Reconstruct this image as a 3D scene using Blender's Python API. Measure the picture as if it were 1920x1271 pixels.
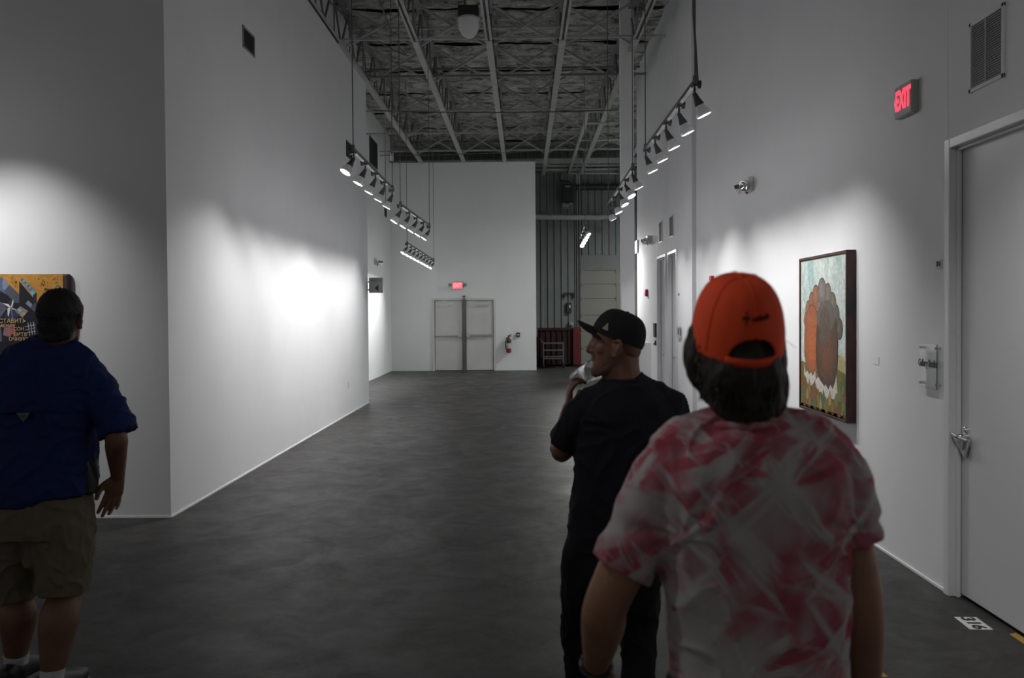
import bpy, bmesh, math, random
from mathutils import Vector, Matrix, Euler, noise
random.seed(7)
PI = math.pi
for _o in list(bpy.data.objects):
    bpy.data.objects.remove(_o)
SC = bpy.context.scene
COL = SC.collection

# ------------------------------------------------------------------ camera, world, exposure
F = 1480.0                      # focal length in pixels of the 1920 wide frame
PX, PY = 960.0, 613.0           # principal point
VPX, VPY = 983.0, 586.0         # where the corridor's long lines meet
CAM_H = 1.70
ROLL = -0.0072
cam_d = bpy.data.cameras.new('camera')
cam = bpy.data.objects.new('camera', cam_d)
COL.objects.link(cam)
cam_d.sensor_width = 36.0
cam_d.lens = F / 1920.0 * 36.0
cam_d.shift_y = -(635.5 - PY) / 1920.0
cam_d.clip_start = 0.05
cam_d.clip_end = 200
cam.location = (0, 0, CAM_H)
_yaw = math.atan((VPX - PX) / F)
_pitch = -math.atan((PY - VPY) / F)
_R = (Matrix.Rotation(_yaw, 3, 'Z') @ Matrix.Rotation(PI / 2 + _pitch, 3, 'X') @ Matrix.Rotation(ROLL, 3, 'Z'))
cam.rotation_euler = _R.to_euler()
cam_d.dof.use_dof = True
cam_d.dof.focus_distance = 10.0
cam_d.dof.aperture_fstop = 3.8
SC.camera = cam

W = bpy.data.worlds.new('world')
SC.world = W
W.use_nodes = True
W.node_tree.nodes['Background'].inputs[0].default_value = (1.0, 0.97, 0.95, 1)
W.node_tree.nodes['Background'].inputs[1].default_value = 0.062

SC.view_settings.view_transform = 'Standard'
SC.view_settings.look = 'None'
SC.view_settings.gamma = 1.0
SC.view_settings.use_curve_mapping = False
SC.view_settings.exposure = 1.15
SC.cycles.use_denoising = True
SC.cycles.max_bounces = 10
SC.cycles.diffuse_bounces = 6
SC.cycles.sample_clamp_indirect = 6.0
SC.cycles.use_light_tree = True
SPOT_W = 30.0
SPILL_W = 0.6


def ray(px, py):
    v = Vector((px - PX, PY - py, -F))
    return _R @ v


def at(px, py, Y):
    "the point seen at a pixel of the photograph on the upright plane Y metres down the corridor"
    r = ray(px, py)
    return Vector((0, 0, CAM_H)) + r * (Y / r.y)


def onx(px, py, X):
    r = ray(px, py)
    return Vector((0, 0, CAM_H)) + r * (X / r.x)


def onfloor(px, py, Z=0.0):
    r = ray(px, py)
    return Vector((0, 0, CAM_H)) + r * ((Z - CAM_H) / r.z)


# ------------------------------------------------------------------ materials
def mat(name, col, rough=0.6, metal=0.0, var=0.0, vscale=8.0, bump=0.0, bscale=60.0, spec=0.5, emit=None, estr=0.0,
        col2=None, stretch=(1, 1, 1), sheen=0.0):
    m = bpy.data.materials.new(name)
    m.use_nodes = True
    nt = m.node_tree
    b = nt.nodes['Principled BSDF']
    b.inputs['Base Color'].default_value = (*col, 1)
    b.inputs['Roughness'].default_value = rough
    b.inputs['Metallic'].default_value = metal
    b.inputs['Specular IOR Level'].default_value = spec
    if sheen:
        b.inputs['Sheen Weight'].default_value = sheen
    if emit:
        b.inputs['Emission Color'].default_value = (*emit, 1)
        b.inputs['Emission Strength'].default_value = estr
    if var or bump or col2:
        tc = nt.nodes.new('ShaderNodeTexCoord')
        mp = nt.nodes.new('ShaderNodeMapping')
        mp.inputs['Scale'].default_value = stretch
        nt.links.new(tc.outputs['Object'], mp.inputs['Vector'])
    if var or col2:
        n = nt.nodes.new('ShaderNodeTexNoise')
        n.inputs['Scale'].default_value = vscale
        n.inputs['Detail'].default_value = 6
        n.inputs['Roughness'].default_value = 0.6
        nt.links.new(mp.outputs[0], n.inputs['Vector'])
        r = nt.nodes.new('ShaderNodeValToRGB')
        c2 = col2 if col2 else tuple(c * (1 - var) for c in col)
        r.color_ramp.elements[0].position = 0.35
        r.color_ramp.elements[1].position = 0.65
        r.color_ramp.elements[0].color = (*c2, 1)
        r.color_ramp.elements[1].color = (*col, 1)
        nt.links.new(n.outputs['Fac'], r.inputs[0])
        nt.links.new(r.outputs[0], b.inputs['Base Color'])
    if bump:
        n2 = nt.nodes.new('ShaderNodeTexNoise')
        n2.inputs['Scale'].default_value = bscale
        n2.inputs['Detail'].default_value = 4
        nt.links.new(mp.outputs[0], n2.inputs['Vector'])
        bp = nt.nodes.new('ShaderNodeBump')
        bp.inputs['Strength'].default_value = bump
        bp.inputs['Distance'].default_value = 0.01
        nt.links.new(n2.outputs['Fac'], bp.inputs['Height'])
        nt.links.new(bp.outputs[0], b.inputs['Normal'])
    return m


M = {}
M['wall'] = mat('white_paint', (0.78, 0.785, 0.80), 0.75, var=0.03, vscale=1.5, bump=0.06, bscale=140, spec=0.25)
M['wall_far'] = mat('far_wall_paint', (0.80, 0.82, 0.81), 0.8, var=0.04, vscale=1.2, spec=0.2)
M['trim'] = mat('door_frame_paint', (0.72, 0.725, 0.74), 0.28, bump=0.02)
M['door'] = mat('door_leaf_paint', (0.62, 0.625, 0.64), 0.35, bump=0.02)
M['door_far'] = mat('far_door_paint', (0.62, 0.62, 0.59), 0.5, var=0.06, vscale=3)
M['steel'] = mat('painted_joist_steel', (0.42, 0.43, 0.42), 0.55, var=0.15, vscale=5)
M['steel_d'] = mat('dark_joist_steel', (0.20, 0.205, 0.20), 0.6, var=0.25, vscale=6)
M['chrome'] = mat('chrome', (0.75, 0.75, 0.76), 0.16, 1.0)
M['alu_d'] = mat('dull_door_metal', (0.16, 0.16, 0.16), 0.4, 0.6)
M['alu'] = mat('brushed_aluminium', (0.6, 0.6, 0.61), 0.35, 0.9)
M['dark'] = mat('dark_metal', (0.03, 0.03, 0.032), 0.5)
M['black'] = mat('black_plastic', (0.012, 0.012, 0.013), 0.4)
M['grey'] = mat('grey_plastic', (0.25, 0.25, 0.25), 0.5)
M['lgrey'] = mat('light_grey_enamel', (0.5, 0.5, 0.5), 0.4)
M['vent'] = mat('vent_enamel', (0.30, 0.30, 0.31), 0.5)
M['ventd'] = mat('dark_duct', (0.03, 0.03, 0.03), 0.8)
M['white'] = mat('white_plastic', (0.75, 0.75, 0.75), 0.4)
M['red'] = mat('red_enamel', (0.5, 0.015, 0.03), 0.4)
M['redglow'] = mat('red_letter_glow', (0.6, 0.02, 0.05), 0.5, emit=(1.0, 0.035, 0.07), estr=1.0)
M['signface'] = mat('exit_sign_face', (0.40, 0.41, 0.40), 0.5)
M['lens'] = mat('lamp_lens_glow', (0.9, 0.9, 0.9), 0.3, emit=(1.0, 0.97, 0.98), estr=3.0)
M['bulb'] = mat('ribbed_bulb_glass', (0.36, 0.355, 0.37), 0.25, 0.3, emit=(1.0, 0.97, 0.99), estr=0.03)
M['socket'] = mat('lamp_socket', (0.07, 0.07, 0.072), 0.5)
M['rail'] = mat('track_rail_metal', (0.13, 0.135, 0.13), 0.45, 0.3)
M['cable'] = mat('cable_sheath', (0.12, 0.12, 0.12), 0.6)


def glass(name, col=(0.9, 0.95, 0.95), rough=0.05, ior=1.45):
    m = bpy.data.materials.new(name)
    m.use_nodes = True
    b = m.node_tree.nodes['Principled BSDF']
    b.inputs['Base Color'].default_value = (*col, 1)
    b.inputs['Roughness'].default_value = rough
    b.inputs['Transmission Weight'].default_value = 1.0
    b.inputs['IOR'].default_value = ior
    return m


M['acrylic'] = glass('clear_acrylic', (0.95, 0.96, 0.96), 0.03, 1.2)
M['cup'] = glass('clear_cup_plastic', (0.93, 0.95, 0.95), 0.05, 1.14)
M['bowl'] = glass('frosted_refractor', (0.95, 0.95, 0.95), 0.3, 1.3)
M['bowl'].node_tree.nodes['Principled BSDF'].inputs['Transmission Weight'].default_value = 0.45


def floor_material():
    m = bpy.data.materials.new('polished_concrete')
    m.use_nodes = True
    nt = m.node_tree
    b = nt.nodes['Principled BSDF']
    geo = nt.nodes.new('ShaderNodeNewGeometry')
    sep = nt.nodes.new('ShaderNodeSeparateXYZ')
    nt.links.new(geo.outputs['Position'], sep.inputs[0])

    def noi(scale, detail, rough, sx=1, sy=1, dist=0.0):
        mp = nt.nodes.new('ShaderNodeMapping')
        mp.inputs['Scale'].default_value = (sx, sy, 1)
        nt.links.new(geo.outputs['Position'], mp.inputs['Vector'])
        n = nt.nodes.new('ShaderNodeTexNoise')
        n.inputs['Scale'].default_value = scale
        n.inputs['Detail'].default_value = detail
        n.inputs['Roughness'].default_value = rough
        n.inputs['Distortion'].default_value = dist
        nt.links.new(mp.outputs[0], n.inputs['Vector'])
        return n.outputs['Fac']

    def ramp(src, p0, c0, p1, c1):
        r = nt.nodes.new('ShaderNodeValToRGB')
        r.color_ramp.elements[0].position = p0
        r.color_ramp.elements[1].position = p1
        r.color_ramp.elements[0].color = (*c0, 1)
        r.color_ramp.elements[1].color = (*c1, 1)
        nt.links.new(src, r.inputs[0])
        return r.outputs[0]

    def mul(a, c, fac=1.0):
        x = nt.nodes.new('ShaderNodeMix')
        x.data_type = 'RGBA'
        x.blend_type = 'MULTIPLY'
        x.inputs[0].default_value = fac
        nt.links.new(a, x.inputs[6])
        nt.links.new(c, x.inputs[7])
        return x.outputs[2]

    base = ramp(noi(0.7, 8, 0.62, 1.0, 0.7, 0.6), 0.3, (0.038, 0.037, 0.036), 0.7, (0.084, 0.081, 0.077))
    base = mul(base, ramp(noi(3.1, 10, 0.7, 1.0, 1.3, 1.2), 0.32, (0.50, 0.50, 0.51), 0.60, (1, 1, 1)))
    base = mul(base, ramp(noi(26, 5, 0.7), 0.28, (0.7, 0.7, 0.7), 0.5, (1, 1, 1)), 0.7)
    base = mul(base, ramp(noi(1.9, 12, 0.8, 0.5, 1.6, 2.0), 0.30, (0.45, 0.44, 0.45), 0.37, (1, 1, 1)), 0.7)

    def joint(chan, pos, w):
        s = nt.nodes.new('ShaderNodeMath')
        s.operation = 'SUBTRACT'
        nt.links.new(sep.outputs[chan], s.inputs[0])
        s.inputs[1].default_value = pos
        a = nt.nodes.new('ShaderNodeMath')
        a.operation = 'ABSOLUTE'
        nt.links.new(s.outputs[0], a.inputs[0])
        d = nt.nodes.new('ShaderNodeMath')
        d.operation = 'DIVIDE'
        nt.links.new(a.outputs[0], d.inputs[0])
        d.inputs[1].default_value = w
        return ramp(d.outputs[0], 0.5, (0.45, 0.44, 0.43), 1.0, (1, 1, 1))
    for p in (11.2, 18.5):
        base = mul(base, joint('Y', p, 0.022))
    base = mul(base, joint('X', -4.4, 0.012))
    nt.links.new(base, b.inputs['Base Color'])
    rr = nt.nodes.new('ShaderNodeMapRange')
    nt.links.new(noi(2.3, 8, 0.7, 1, 1, 1.0), rr.inputs[0])
    rr.inputs[1].default_value = 0.3
    rr.inputs[2].default_value = 0.7
    rr.inputs[3].default_value = 0.36
    rr.inputs[4].default_value = 0.58
    nt.links.new(rr.outputs[0], b.inputs['Roughness'])
    b.inputs['Specular IOR Level'].default_value = 0.27
    bp = nt.nodes.new('ShaderNodeBump')
    bp.inputs['Strength'].default_value = 0.12
    bp.inputs['Distance'].default_value = 0.01
    nt.links.new(noi(14, 8, 0.7), bp.inputs['Height'])
    nt.links.new(bp.outputs[0], b.inputs['Normal'])
    return m


def ramp_mat(name, stops, scale, rough=0.95, detail=10, dist=0.5, stretch=(1, 1, 1), bump=0.0, nrough=0.7, kind='noise'):
    m = bpy.data.materials.new(name)
    m.use_nodes = True
    nt = m.node_tree
    b = nt.nodes['Principled BSDF']
    b.inputs['Roughness'].default_value = rough
    b.inputs['Specular IOR Level'].default_value = 0.2
    tc = nt.nodes.new('ShaderNodeTexCoord')
    mp = nt.nodes.new('ShaderNodeMapping')
    mp.inputs['Scale'].default_value = stretch
    nt.links.new(tc.outputs['Object'], mp.inputs['Vector'])
    n = nt.nodes.new('ShaderNodeTexNoise')
    n.inputs['Scale'].default_value = scale
    n.inputs['Detail'].default_value = detail
    n.inputs['Roughness'].default_value = nrough
    n.inputs['Distortion'].default_value = dist
    nt.links.new(mp.outputs[0], n.inputs['Vector'])
    r = nt.nodes.new('ShaderNodeValToRGB')
    cr = r.color_ramp
    while len(cr.elements) < len(stops):
        cr.elements.new(0.5)
    for e, (p, c) in zip(cr.elements, stops):
        e.position = p
        e.color = (*c, 1)
    nt.links.new(n.outputs['Fac'], r.inputs[0])
    nt.links.new(r.outputs[0], b.inputs['Base Color'])
    if bump:
        bp = nt.nodes.new('ShaderNodeBump')
        bp.inputs['Strength'].default_value = bump
        bp.inputs['Distance'].default_value = 0.03
        nt.links.new(n.outputs['Fac'], bp.inputs['Height'])
        nt.links.new(bp.outputs[0], b.inputs['Normal'])
    return m


M['floor'] = floor_material()
M['insul'] = ramp_mat('sprayed_insulation', [(0.38, (0.05, 0.05, 0.047)), (0.46, (0.27, 0.27, 0.25)), (0.58, (0.52, 0.52, 0.49)),
                                             (0.75, (0.72, 0.72, 0.69))], 3.2, stretch=(1, 1.5, 1), bump=0.6, nrough=0.78)
M['corr'] = mat('corrugated_siding', (0.17, 0.19, 0.185), 0.55, var=0.15, vscale=1.5)
M['rollup'] = mat('overhead_door_panel', (0.21, 0.205, 0.18), 0.6, var=0.08, vscale=1.5)
M['rollup_top'] = mat('overhead_door_header', (0.17, 0.175, 0.175), 0.6, var=0.15, vscale=2)
M['redbin'] = mat('red_container_paint', (0.22, 0.012, 0.02), 0.5, var=0.4, vscale=1.2)


def attr_mat(name, rough=0.6, var=0.25, scale=18, spec=0.4):
    m = bpy.data.materials.new(name)
    m.use_nodes = True
    nt = m.node_tree
    b = nt.nodes['Principled BSDF']
    b.inputs['Roughness'].default_value = rough
    b.inputs['Specular IOR Level'].default_value = spec
    a = nt.nodes.new('ShaderNodeVertexColor')
    a.layer_name = 'pigment'
    tc = nt.nodes.new('ShaderNodeTexCoord')
    n = nt.nodes.new('ShaderNodeTexNoise')
    n.inputs['Scale'].default_value = scale
    n.inputs['Detail'].default_value = 8
    n.inputs['Distortion'].default_value = 1.5
    nt.links.new(tc.outputs['Object'], n.inputs['Vector'])
    r = nt.nodes.new('ShaderNodeValToRGB')
    r.color_ramp.elements[0].position = 0.35
    r.color_ramp.elements[1].position = 0.62
    r.color_ramp.elements[0].color = (1 - var, 1 - var, 1 - var, 1)
    r.color_ramp.elements[1].color = (1, 1, 1, 1)
    nt.links.new(n.outputs['Fac'], r.inputs[0])
    x = nt.nodes.new('ShaderNodeMix')
    x.data_type = 'RGBA'
    x.blend_type = 'MULTIPLY'
    x.inputs[0].default_value = 1.0
    nt.links.new(a.outputs[0], x.inputs[6])
    nt.links.new(r.outputs[0], x.inputs[7])
    nt.links.new(x.outputs[2], b.inputs['Base Color'])
    return m


M['paint'] = attr_mat('oil_paint')


# ------------------------------------------------------------------ mesh builder
class MB:
    def __init__(self):
        self.v = []
        self.f = []
        self.c = []          # one pigment per face, only for pictures

    def add(self, vs, fs, col=None):
        o = len(self.v)
        self.v += [Vector(p) for p in vs]
        self.f += [tuple(i + o for i in f) for f in fs]
        self.c += [col] * len(fs)
        return self

    def box(self, a, b, M4=None):
        x0, y0, z0 = a
        x1, y1, z1 = b
        vs = [Vector(p) for p in ((x0, y0, z0), (x1, y0, z0), (x1, y1, z0), (x0, y1, z0),
                                  (x0, y0, z1), (x1, y0, z1), (x1, y1, z1), (x0, y1, z1))]
        if M4 is not None:
            vs = [M4 @ p for p in vs]
        return self.add(vs, [(0, 3, 2, 1), (4, 5, 6, 7), (0, 1, 5, 4), (1, 2, 6, 5), (2, 3, 7, 6), (3, 0, 4, 7)])

    def cbox(self, c, s):
        return self.box((c[0] - s[0] / 2, c[1] - s[1] / 2, c[2] - s[2] / 2), (c[0] + s[0] / 2, c[1] + s[1] / 2, c[2] + s[2] / 2))

    def bar(self, p, q, w, h=None, up=(0, 0, 1)):
        p, q = Vector(p), Vector(q)
        h = h or w
        d = (q - p).normalized()
        u = Vector(up)
        if abs(d.dot(u)) > 0.98:
            u = Vector((1, 0, 0))
        s = d.cross(u).normalized() * w / 2
        t = s.cross(d).normalized() * h / 2
        vs = [p - s - t, p + s - t, p + s + t, p - s + t, q - s - t, q + s - t, q + s + t, q - s + t]
        return self.add(vs, [(0, 1, 2, 3), (7, 6, 5, 4), (0, 4, 5, 1), (1, 5, 6, 2), (2, 6, 7, 3), (3, 7, 4, 0)])

    def lathe(self, org, d, prof, seg=20, ref=None):
        "prof: (distance along d, radius)"
        org, d = Vector(org), Vector(d).normalized()
        u = Vector(ref) if ref else (Vector((0, 0, 1)) if abs(d.z) < 0.9 else Vector((1, 0, 0)))
        s = d.cross(u).normalized()
        t = s.cross(d)
        vs, fs = [], []
        for (z, r) in prof:
            for k in range(seg):
                a = 2 * PI * k / seg
                vs.append(org + d * z + (s * math.cos(a) + t * math.sin(a)) * max(r, 1e-5))
        n = len(prof)
        for i in range(n - 1):
            for k in range(seg):
                k2 = (k + 1) % seg
                fs.append((i * seg + k, i * seg + k2, (i + 1) * seg + k2, (i + 1) * seg + k))
        fs.append(tuple(reversed(range(seg))))
        fs.append(tuple(range((n - 1) * seg, n * seg)))
        return self.add(vs, fs)

    def cyl(self, p, q, r, seg=12, r2=None):
        p, q = Vector(p), Vector(q)
        return self.lathe(p, q - p, [(0, r), ((q - p).length, r if r2 is None else r2)], seg)

    def wire(self, pts, r, seg=6):
        pts = [Vector(p) for p in pts]
        rings = []
        for i, p in enumerate(pts):
            d = (pts[min(i + 1, len(pts) - 1)] - pts[max(i - 1, 0)]).normalized()
            u = Vector((0, 0, 1)) if abs(d.z) < 0.95 else Vector((1, 0, 0))
            s = d.cross(u).normalized()
            t = s.cross(d)
            rings.append([p + (s * math.cos(2 * PI * k / seg) + t * math.sin(2 * PI * k / seg)) * r for k in range(seg)])
        vs = [v for r_ in rings for v in r_]
        fs = []
        for i in range(len(pts) - 1):
            for k in range(seg):
                k2 = (k + 1) % seg
                fs.append((i * seg + k, i * seg + k2, (i + 1) * seg + k2, (i + 1) * seg + k))
        fs.append(tuple(reversed(range(seg))))
        fs.append(tuple(range((len(pts) - 1) * seg, len(pts) * seg)))
        return self.add(vs, fs)

    def prism(self, pts, off):
        "closed outline (3d points) extruded by the vector off"
        off = Vector(off)
        n = len(pts)
        a = [Vector(p) for p in pts]
        vs = a + [p + off for p in a]
        fs = [tuple(range(n)), tuple(reversed(range(n, 2 * n)))]
        for k in range(n):
            k2 = (k + 1) % n
            fs.append((k2, k, n + k, n + k2))
        return self.add(vs, fs)


def mk(name, mb, m, parent=None, loc=None, smooth=False, bevel=0.0, label=None):
    "link the builder's mesh as one object; vertices are given in metres of the room"
    base = Vector((0, 0, 0))
    if parent is not None:
        base = world_loc(parent)
    elif loc is not None:
        base = Vector(loc)
    me = bpy.data.meshes.new(name)
    me.from_pydata([tuple(v - base) for v in mb.v], [], mb.f)
    if any(c is not None for c in mb.c):
        at_ = me.color_attributes.new('pigment', 'FLOAT_COLOR', 'CORNER')
        for p in me.polygons:
            c = mb.c[p.index] or (0.5, 0.5, 0.5)
            for li in p.loop_indices:
                at_.data[li].color = (*c, 1)
    else:
        bm = bmesh.new()
        bm.from_mesh(me)
        bmesh.ops.recalc_face_normals(bm, faces=bm.faces)
        bm.to_mesh(me)
        bm.free()
    me.materials.append(m)
    o = bpy.data.objects.new(name, me)
    COL.objects.link(o)
    if parent is not None:
        o.parent = parent
    else:
        o.location = base
    if smooth:
        for p in me.polygons:
            p.use_smooth = True
        me.set_sharp_from_angle(angle=math.radians(40))
    if bevel:
        bv = o.modifiers.new('bevel', 'BEVEL')
        bv.width = bevel
        bv.segments = 2
        bv.limit_method = 'ANGLE'
    if label:
        o['label'] = label
    return o


def world_loc(o):
    p = Vector((0, 0, 0))
    while o is not None:
        p += o.location
        o = o.parent
    return p


def tag(o, label, cat, group=None):
    o['label'] = label
    o['category'] = cat
    if group:
        o['group'] = group
    return o


def thing(name, loc, label, cat, group=None):
    o = bpy.data.objects.new(name, None)
    o.empty_display_size = 0.05
    COL.objects.link(o)
    o.location = loc
    return tag(o, label, cat, group)


def struct(name, mb, m, **kw):
    o = mk(name, mb, m, **kw)
    if o.parent is None:
        o['kind'] = 'structure'
    return o


def text_mb(body, size, org, right, up, depth=0.002, align='CENTER', bold=0.0, sx=1.0):
    cu = bpy.data.curves.new('lettering', 'FONT')
    cu.body = body
    cu.size = size
    cu.align_x = align
    cu.align_y = 'CENTER'
    cu.extrude = depth / 2
    cu.offset = bold
    cu.resolution_u = 3
    to = bpy.data.objects.new('lettering', cu)
    COL.objects.link(to)
    dg = bpy.context.evaluated_depsgraph_get()
    me = bpy.data.meshes.new_from_object(to.evaluated_get(dg))
    bpy.data.objects.remove(to)
    right, up = Vector(right).normalized(), Vector(up).normalized()
    nrm = right.cross(up)
    org = Vector(org)
    vs = [org + right * v.co.x * sx + up * v.co.y + nrm * v.co.z for v in me.vertices]
    fs = [tuple(p.vertices) for p in me.polygons]
    mb = MB()
    mb.add(vs, fs)
    bpy.data.meshes.remove(me)
    return mb
# ================================================================== THE SETTING
XL, XLF, XR, XR2 = -2.97, -3.92, 2.52, 2.46      # wall planes left, far left, right, right beyond the jog
YB = onfloor(332, 971).y                          # the near corner of the left wall block
YE = onfloor(695, 755).y                          # its far corner
YF = 23.2                                         # far wall
YM = 25.6                                         # metal siding and loading door
DECK = 7.0
JB = 6.05                                         # underside of the joists
YJ = 11.6                                         # small jog of the right wall

f = MB()
f.box((-10, -4, -0.15), (9, 27, 0.0))
struct('floor', f, M['floor'])

w = MB()
w.box((XL - 0.2, YB + 0.2, 0.012), (XL, YE, JB))
w.box((XL - 0.34, YB + 0.2, JB - 0.01), (XL - 0.17, YE, DECK + 0.3))
w.box((-5.2, YE - 0.2, 0.012), (XL - 0.2, YE, JB))
struct('wall_left', w, M['wall'])
w = MB()
w.box((-9.8, YB, 0.012), (XL, YB + 0.2, DECK + 0.3))
struct('wall_front_left', w, M['wall'])
w = MB()
w.box((XLF - 0.2, YE - 0.3, 0.0), (XLF, YF + 0.1, DECK + 0.3))
struct('wall_far_left', w, M['wall'])

XFE = at(1006, 690, YF).x
DL, DR = at(812, 690, YF).x, at(930, 690, YF).x
DT = at(870, 559, YF).z
w = MB()
w.box((XLF, YF, 0), (DL, YF + 0.15, 6.12))
w.box((DR, YF, 0), (XFE, YF + 0.15, 6.12))
w.box((DL, YF, DT), (DR, YF + 0.15, 6.12))
struct('wall_far', w, M['wall_far'])

# right wall with the openings of its doors
d1a, d1b = onx(1775, 1122, XR).y, onx(1775, 1122, XR).y - 1.12
d2a, d2b = onx(1254, 700, XR2).y, onx(1271, 700, XR2).y
d3a, d3b = onx(1234, 700, XR2).y, onx(1250.5, 700, XR2).y
DH = 2.70
w = MB()
w.box((XR, -4, 0), (XR + 0.2, d1b, DECK + 0.3))
w.box((XR, d1b, DH), (XR + 0.2, d1a, DECK + 0.3))
w.box((XR, d1a, 0), (XR + 0.2, YJ, DECK + 0.3))
struct('wall_right', w, M['wall'], bevel=0.004)
w = MB()
w.box((XR2, YJ, 0), (XR2 + 0.2, d2b, DECK + 0.3))
w.box((XR2, d2a, 0), (XR2 + 0.2, d3b, DECK + 0.3))
w.box((XR2, d3a, 0), (XR2 + 0.2, 17.2, DECK + 0.3))
w.box((XR2, d2b, DH), (XR2 + 0.2, d2a, DECK + 0.3))
w.box((XR2, d3b, DH), (XR2 + 0.2, d3a, DECK + 0.3))
struct('wall_far_right', w, M['wall'], bevel=0.004)
w = MB()
w.box((8.6, 15, 0), (8.8, YM, DECK + 0.3))
w.box((XR2 + 0.2, 17.0, 0), (8.8, 17.2, DECK + 0.3))
struct('wall_dock_right', w, M['wall_far'])

# white column standing in front of the right wall
YC = 13.3
cx0, cx1 = at(1165, 500, YC).x, at(1190, 500, YC).x
w = MB()
w.box((cx0, YC, 0), (cx1, YC + 0.16, DECK + 0.05))
struct('trim_column', w, M['wall'], bevel=0.004)


def baseline(name, pts, m):
    mb = MB()
    for (p, q) in pts:
        mb.bar(p, q, 0.010, 0.016)
    return struct(name, mb, m)


baseline('baseboard_left', [((XL + 0.004, YB, 0.01), (XL + 0.004, YE, 0.01)), ((-9.8, YB - 0.004, 0.01), (XL, YB - 0.004, 0.01))], M['wall'])
baseline('baseboard_right', [((XR - 0.004, d1a, 0.01), (XR - 0.004, YJ, 0.01))], M['wall'])


# corrugated metal siding and the loading door
def corrugated(name, x0, x1, z0, z1, Y, m):
    mb = MB()
    xs = []
    x = x0
    pitch = 0.22
    while x < x1:
        xs += [(x, 0), (x + pitch * 0.52, 0), (x + pitch * 0.62, -0.04), (x + pitch * 0.86, -0.04), (x + pitch * 0.96, 0)]
        x += pitch
    vs, fs = [], []
    for (x, d) in xs:
        vs += [(x, Y + d, z0), (x, Y + d, z1)]
    for i in range(len(xs) - 1):
        fs.append((2 * i, 2 * i + 2, 2 * i + 3, 2 * i + 1))
    n = len(vs)
    vs += [(x0, Y + 0.1, z0), (x0, Y + 0.1, z1), (xs[-1][0], Y + 0.1, z0), (xs[-1][0], Y + 0.1, z1)]
    fs.append((n, n + 1, n + 3, n + 2))
    fs.append((0, 1, n + 1, n))
    mb.add(vs, fs)
    return struct(name, mb, m)


RX0 = at(1087, 600, YM).x
RZ = at(1120, 478, YM).z
corrugated('wall_back', -4.2, RX0 - 0.06, 0, DECK + 0.3, YM, M['corr'])
corrugated('wall_back_upper', RX0 - 0.05, 8.6, RZ, DECK + 0.3, YM - 0.001, M['corr'])

rd = bpy.data.objects.new('door_5', None)
COL.objects.link(rd)
rd.location = (RX0, YM, 0)
rd['kind'] = 'structure'
ys = [478, 508, 533, 560, 591, 617, 650, 684]
zs = [max(0.02, at(1100, y, YM).z) for y in ys]
for i in range(len(zs) - 1):
    mb = MB()
    mb.box((RX0 + 0.03, YM - 0.03, zs[i + 1] + 0.012), (RX0 + 3.4, YM + 0.02, zs[i] - 0.012))
    mb.box((RX0 + 0.03, YM - 0.01, zs[i + 1]), (RX0 + 3.4, YM + 0.03, zs[i]))
    if i:
        for xx in (RX0 + 0.08, RX0 + 1.2, RX0 + 2.3):
            mb.cbox((xx, YM - 0.04, zs[i]), (0.07, 0.03, 0.10))
        mb.cbox((RX0 + 1.2, YM - 0.036, (zs[i] + zs[i + 1]) / 2), (0.035, 0.012, zs[i] - zs[i + 1]))
    mk('door_panel', mb, M['rollup'] if i else M['rollup_top'], rd)
mb = MB()
mb.box((RX0 - 0.05, YM - 0.12, 0), (RX0 + 0.015, YM - 0.02, at(1085, 350, YM).z))
mb.box((RX0 - 0.10, YM - 0.06, 0), (RX0 - 0.07, YM - 0.03, at(1085, 350, YM).z))
mk('door_track', mb, M['dark'], rd)

# far double door
g = bpy.data.objects.new('door_1', None)
COL.objects.link(g)
g.location = ((DL + DR) / 2, YF, 0)
g['kind'] = 'structure'
mb = MB()
mb.box((DL, YF - 0.03, 0), (DL + 0.06, YF + 0.1, DT))
mb.box((DR - 0.06, YF - 0.03, 0), (DR, YF + 0.1, DT))
mb.box((DL + 0.06, YF - 0.03, DT - 0.06), (DR - 0.06, YF + 0.1, DT))
mk('door_frame', mb, M['door_far'], g)
xm = at(870.5, 620, YF).x
mb = MB()
mb.box((xm - 0.045, YF - 0.05, 0), (xm + 0.045, YF + 0.06, DT - 0.02))
mb.box((xm - 0.012, YF - 0.06, 0), (xm + 0.012, YF - 0.04, DT + 0.03))
mb.cbox((xm, YF - 0.05, DT + 0.05), (0.09, 0.06, 0.05))
mk('mullion', mb, M['alu_d'], g)
for s, (a, b) in ((-1, (DL + 0.075, xm - 0.055)), (1, (xm + 0.055, DR - 0.075))):
    mb = MB()
    mb.box((a, YF + 0.005, 0.015), (b, YF + 0.05, DT - 0.075))
    leaf = mk('door_leaf', mb, M['door_far'], g, bevel=0.004)
    mb = MB()
    zb = at(850, 628, YF).z
    mb.bar((a + 0.02, YF - 0.045, zb), (b - 0.02, YF - 0.045, zb), 0.05, 0.05)
    xi = b - 0.07 if s < 0 else a + 0.07
    mb.cbox((xi, YF - 0.04, zb), (0.11, 0.07, 0.14))
    xo = a + 0.03 if s < 0 else b - 0.03
    mb.cbox((xo, YF - 0.03, zb), (0.05, 0.05, 0.06))
    mk('panic_bar', mb, M['alu'], leaf, bevel=0.006)
    mb = MB()
    zc = DT - 0.21
    xc = a + 0.30 if s < 0 else b - 0.30
    mb.cbox((xc + s * 0.03, YF - 0.02, zc), (0.30, 0.04, 0.04))
    mb.bar((xc, YF - 0.04, zc + 0.02), (xc - s * 0.26, YF - 0.07, zc + 0.06), 0.012)
    mb.bar((xc - s * 0.26, YF - 0.07, zc + 0.06), (xc + s * 0.06, YF - 0.02, DT - 0.07), 0.012)
    mk('door_closer', mb, M['alu'], leaf)

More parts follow.
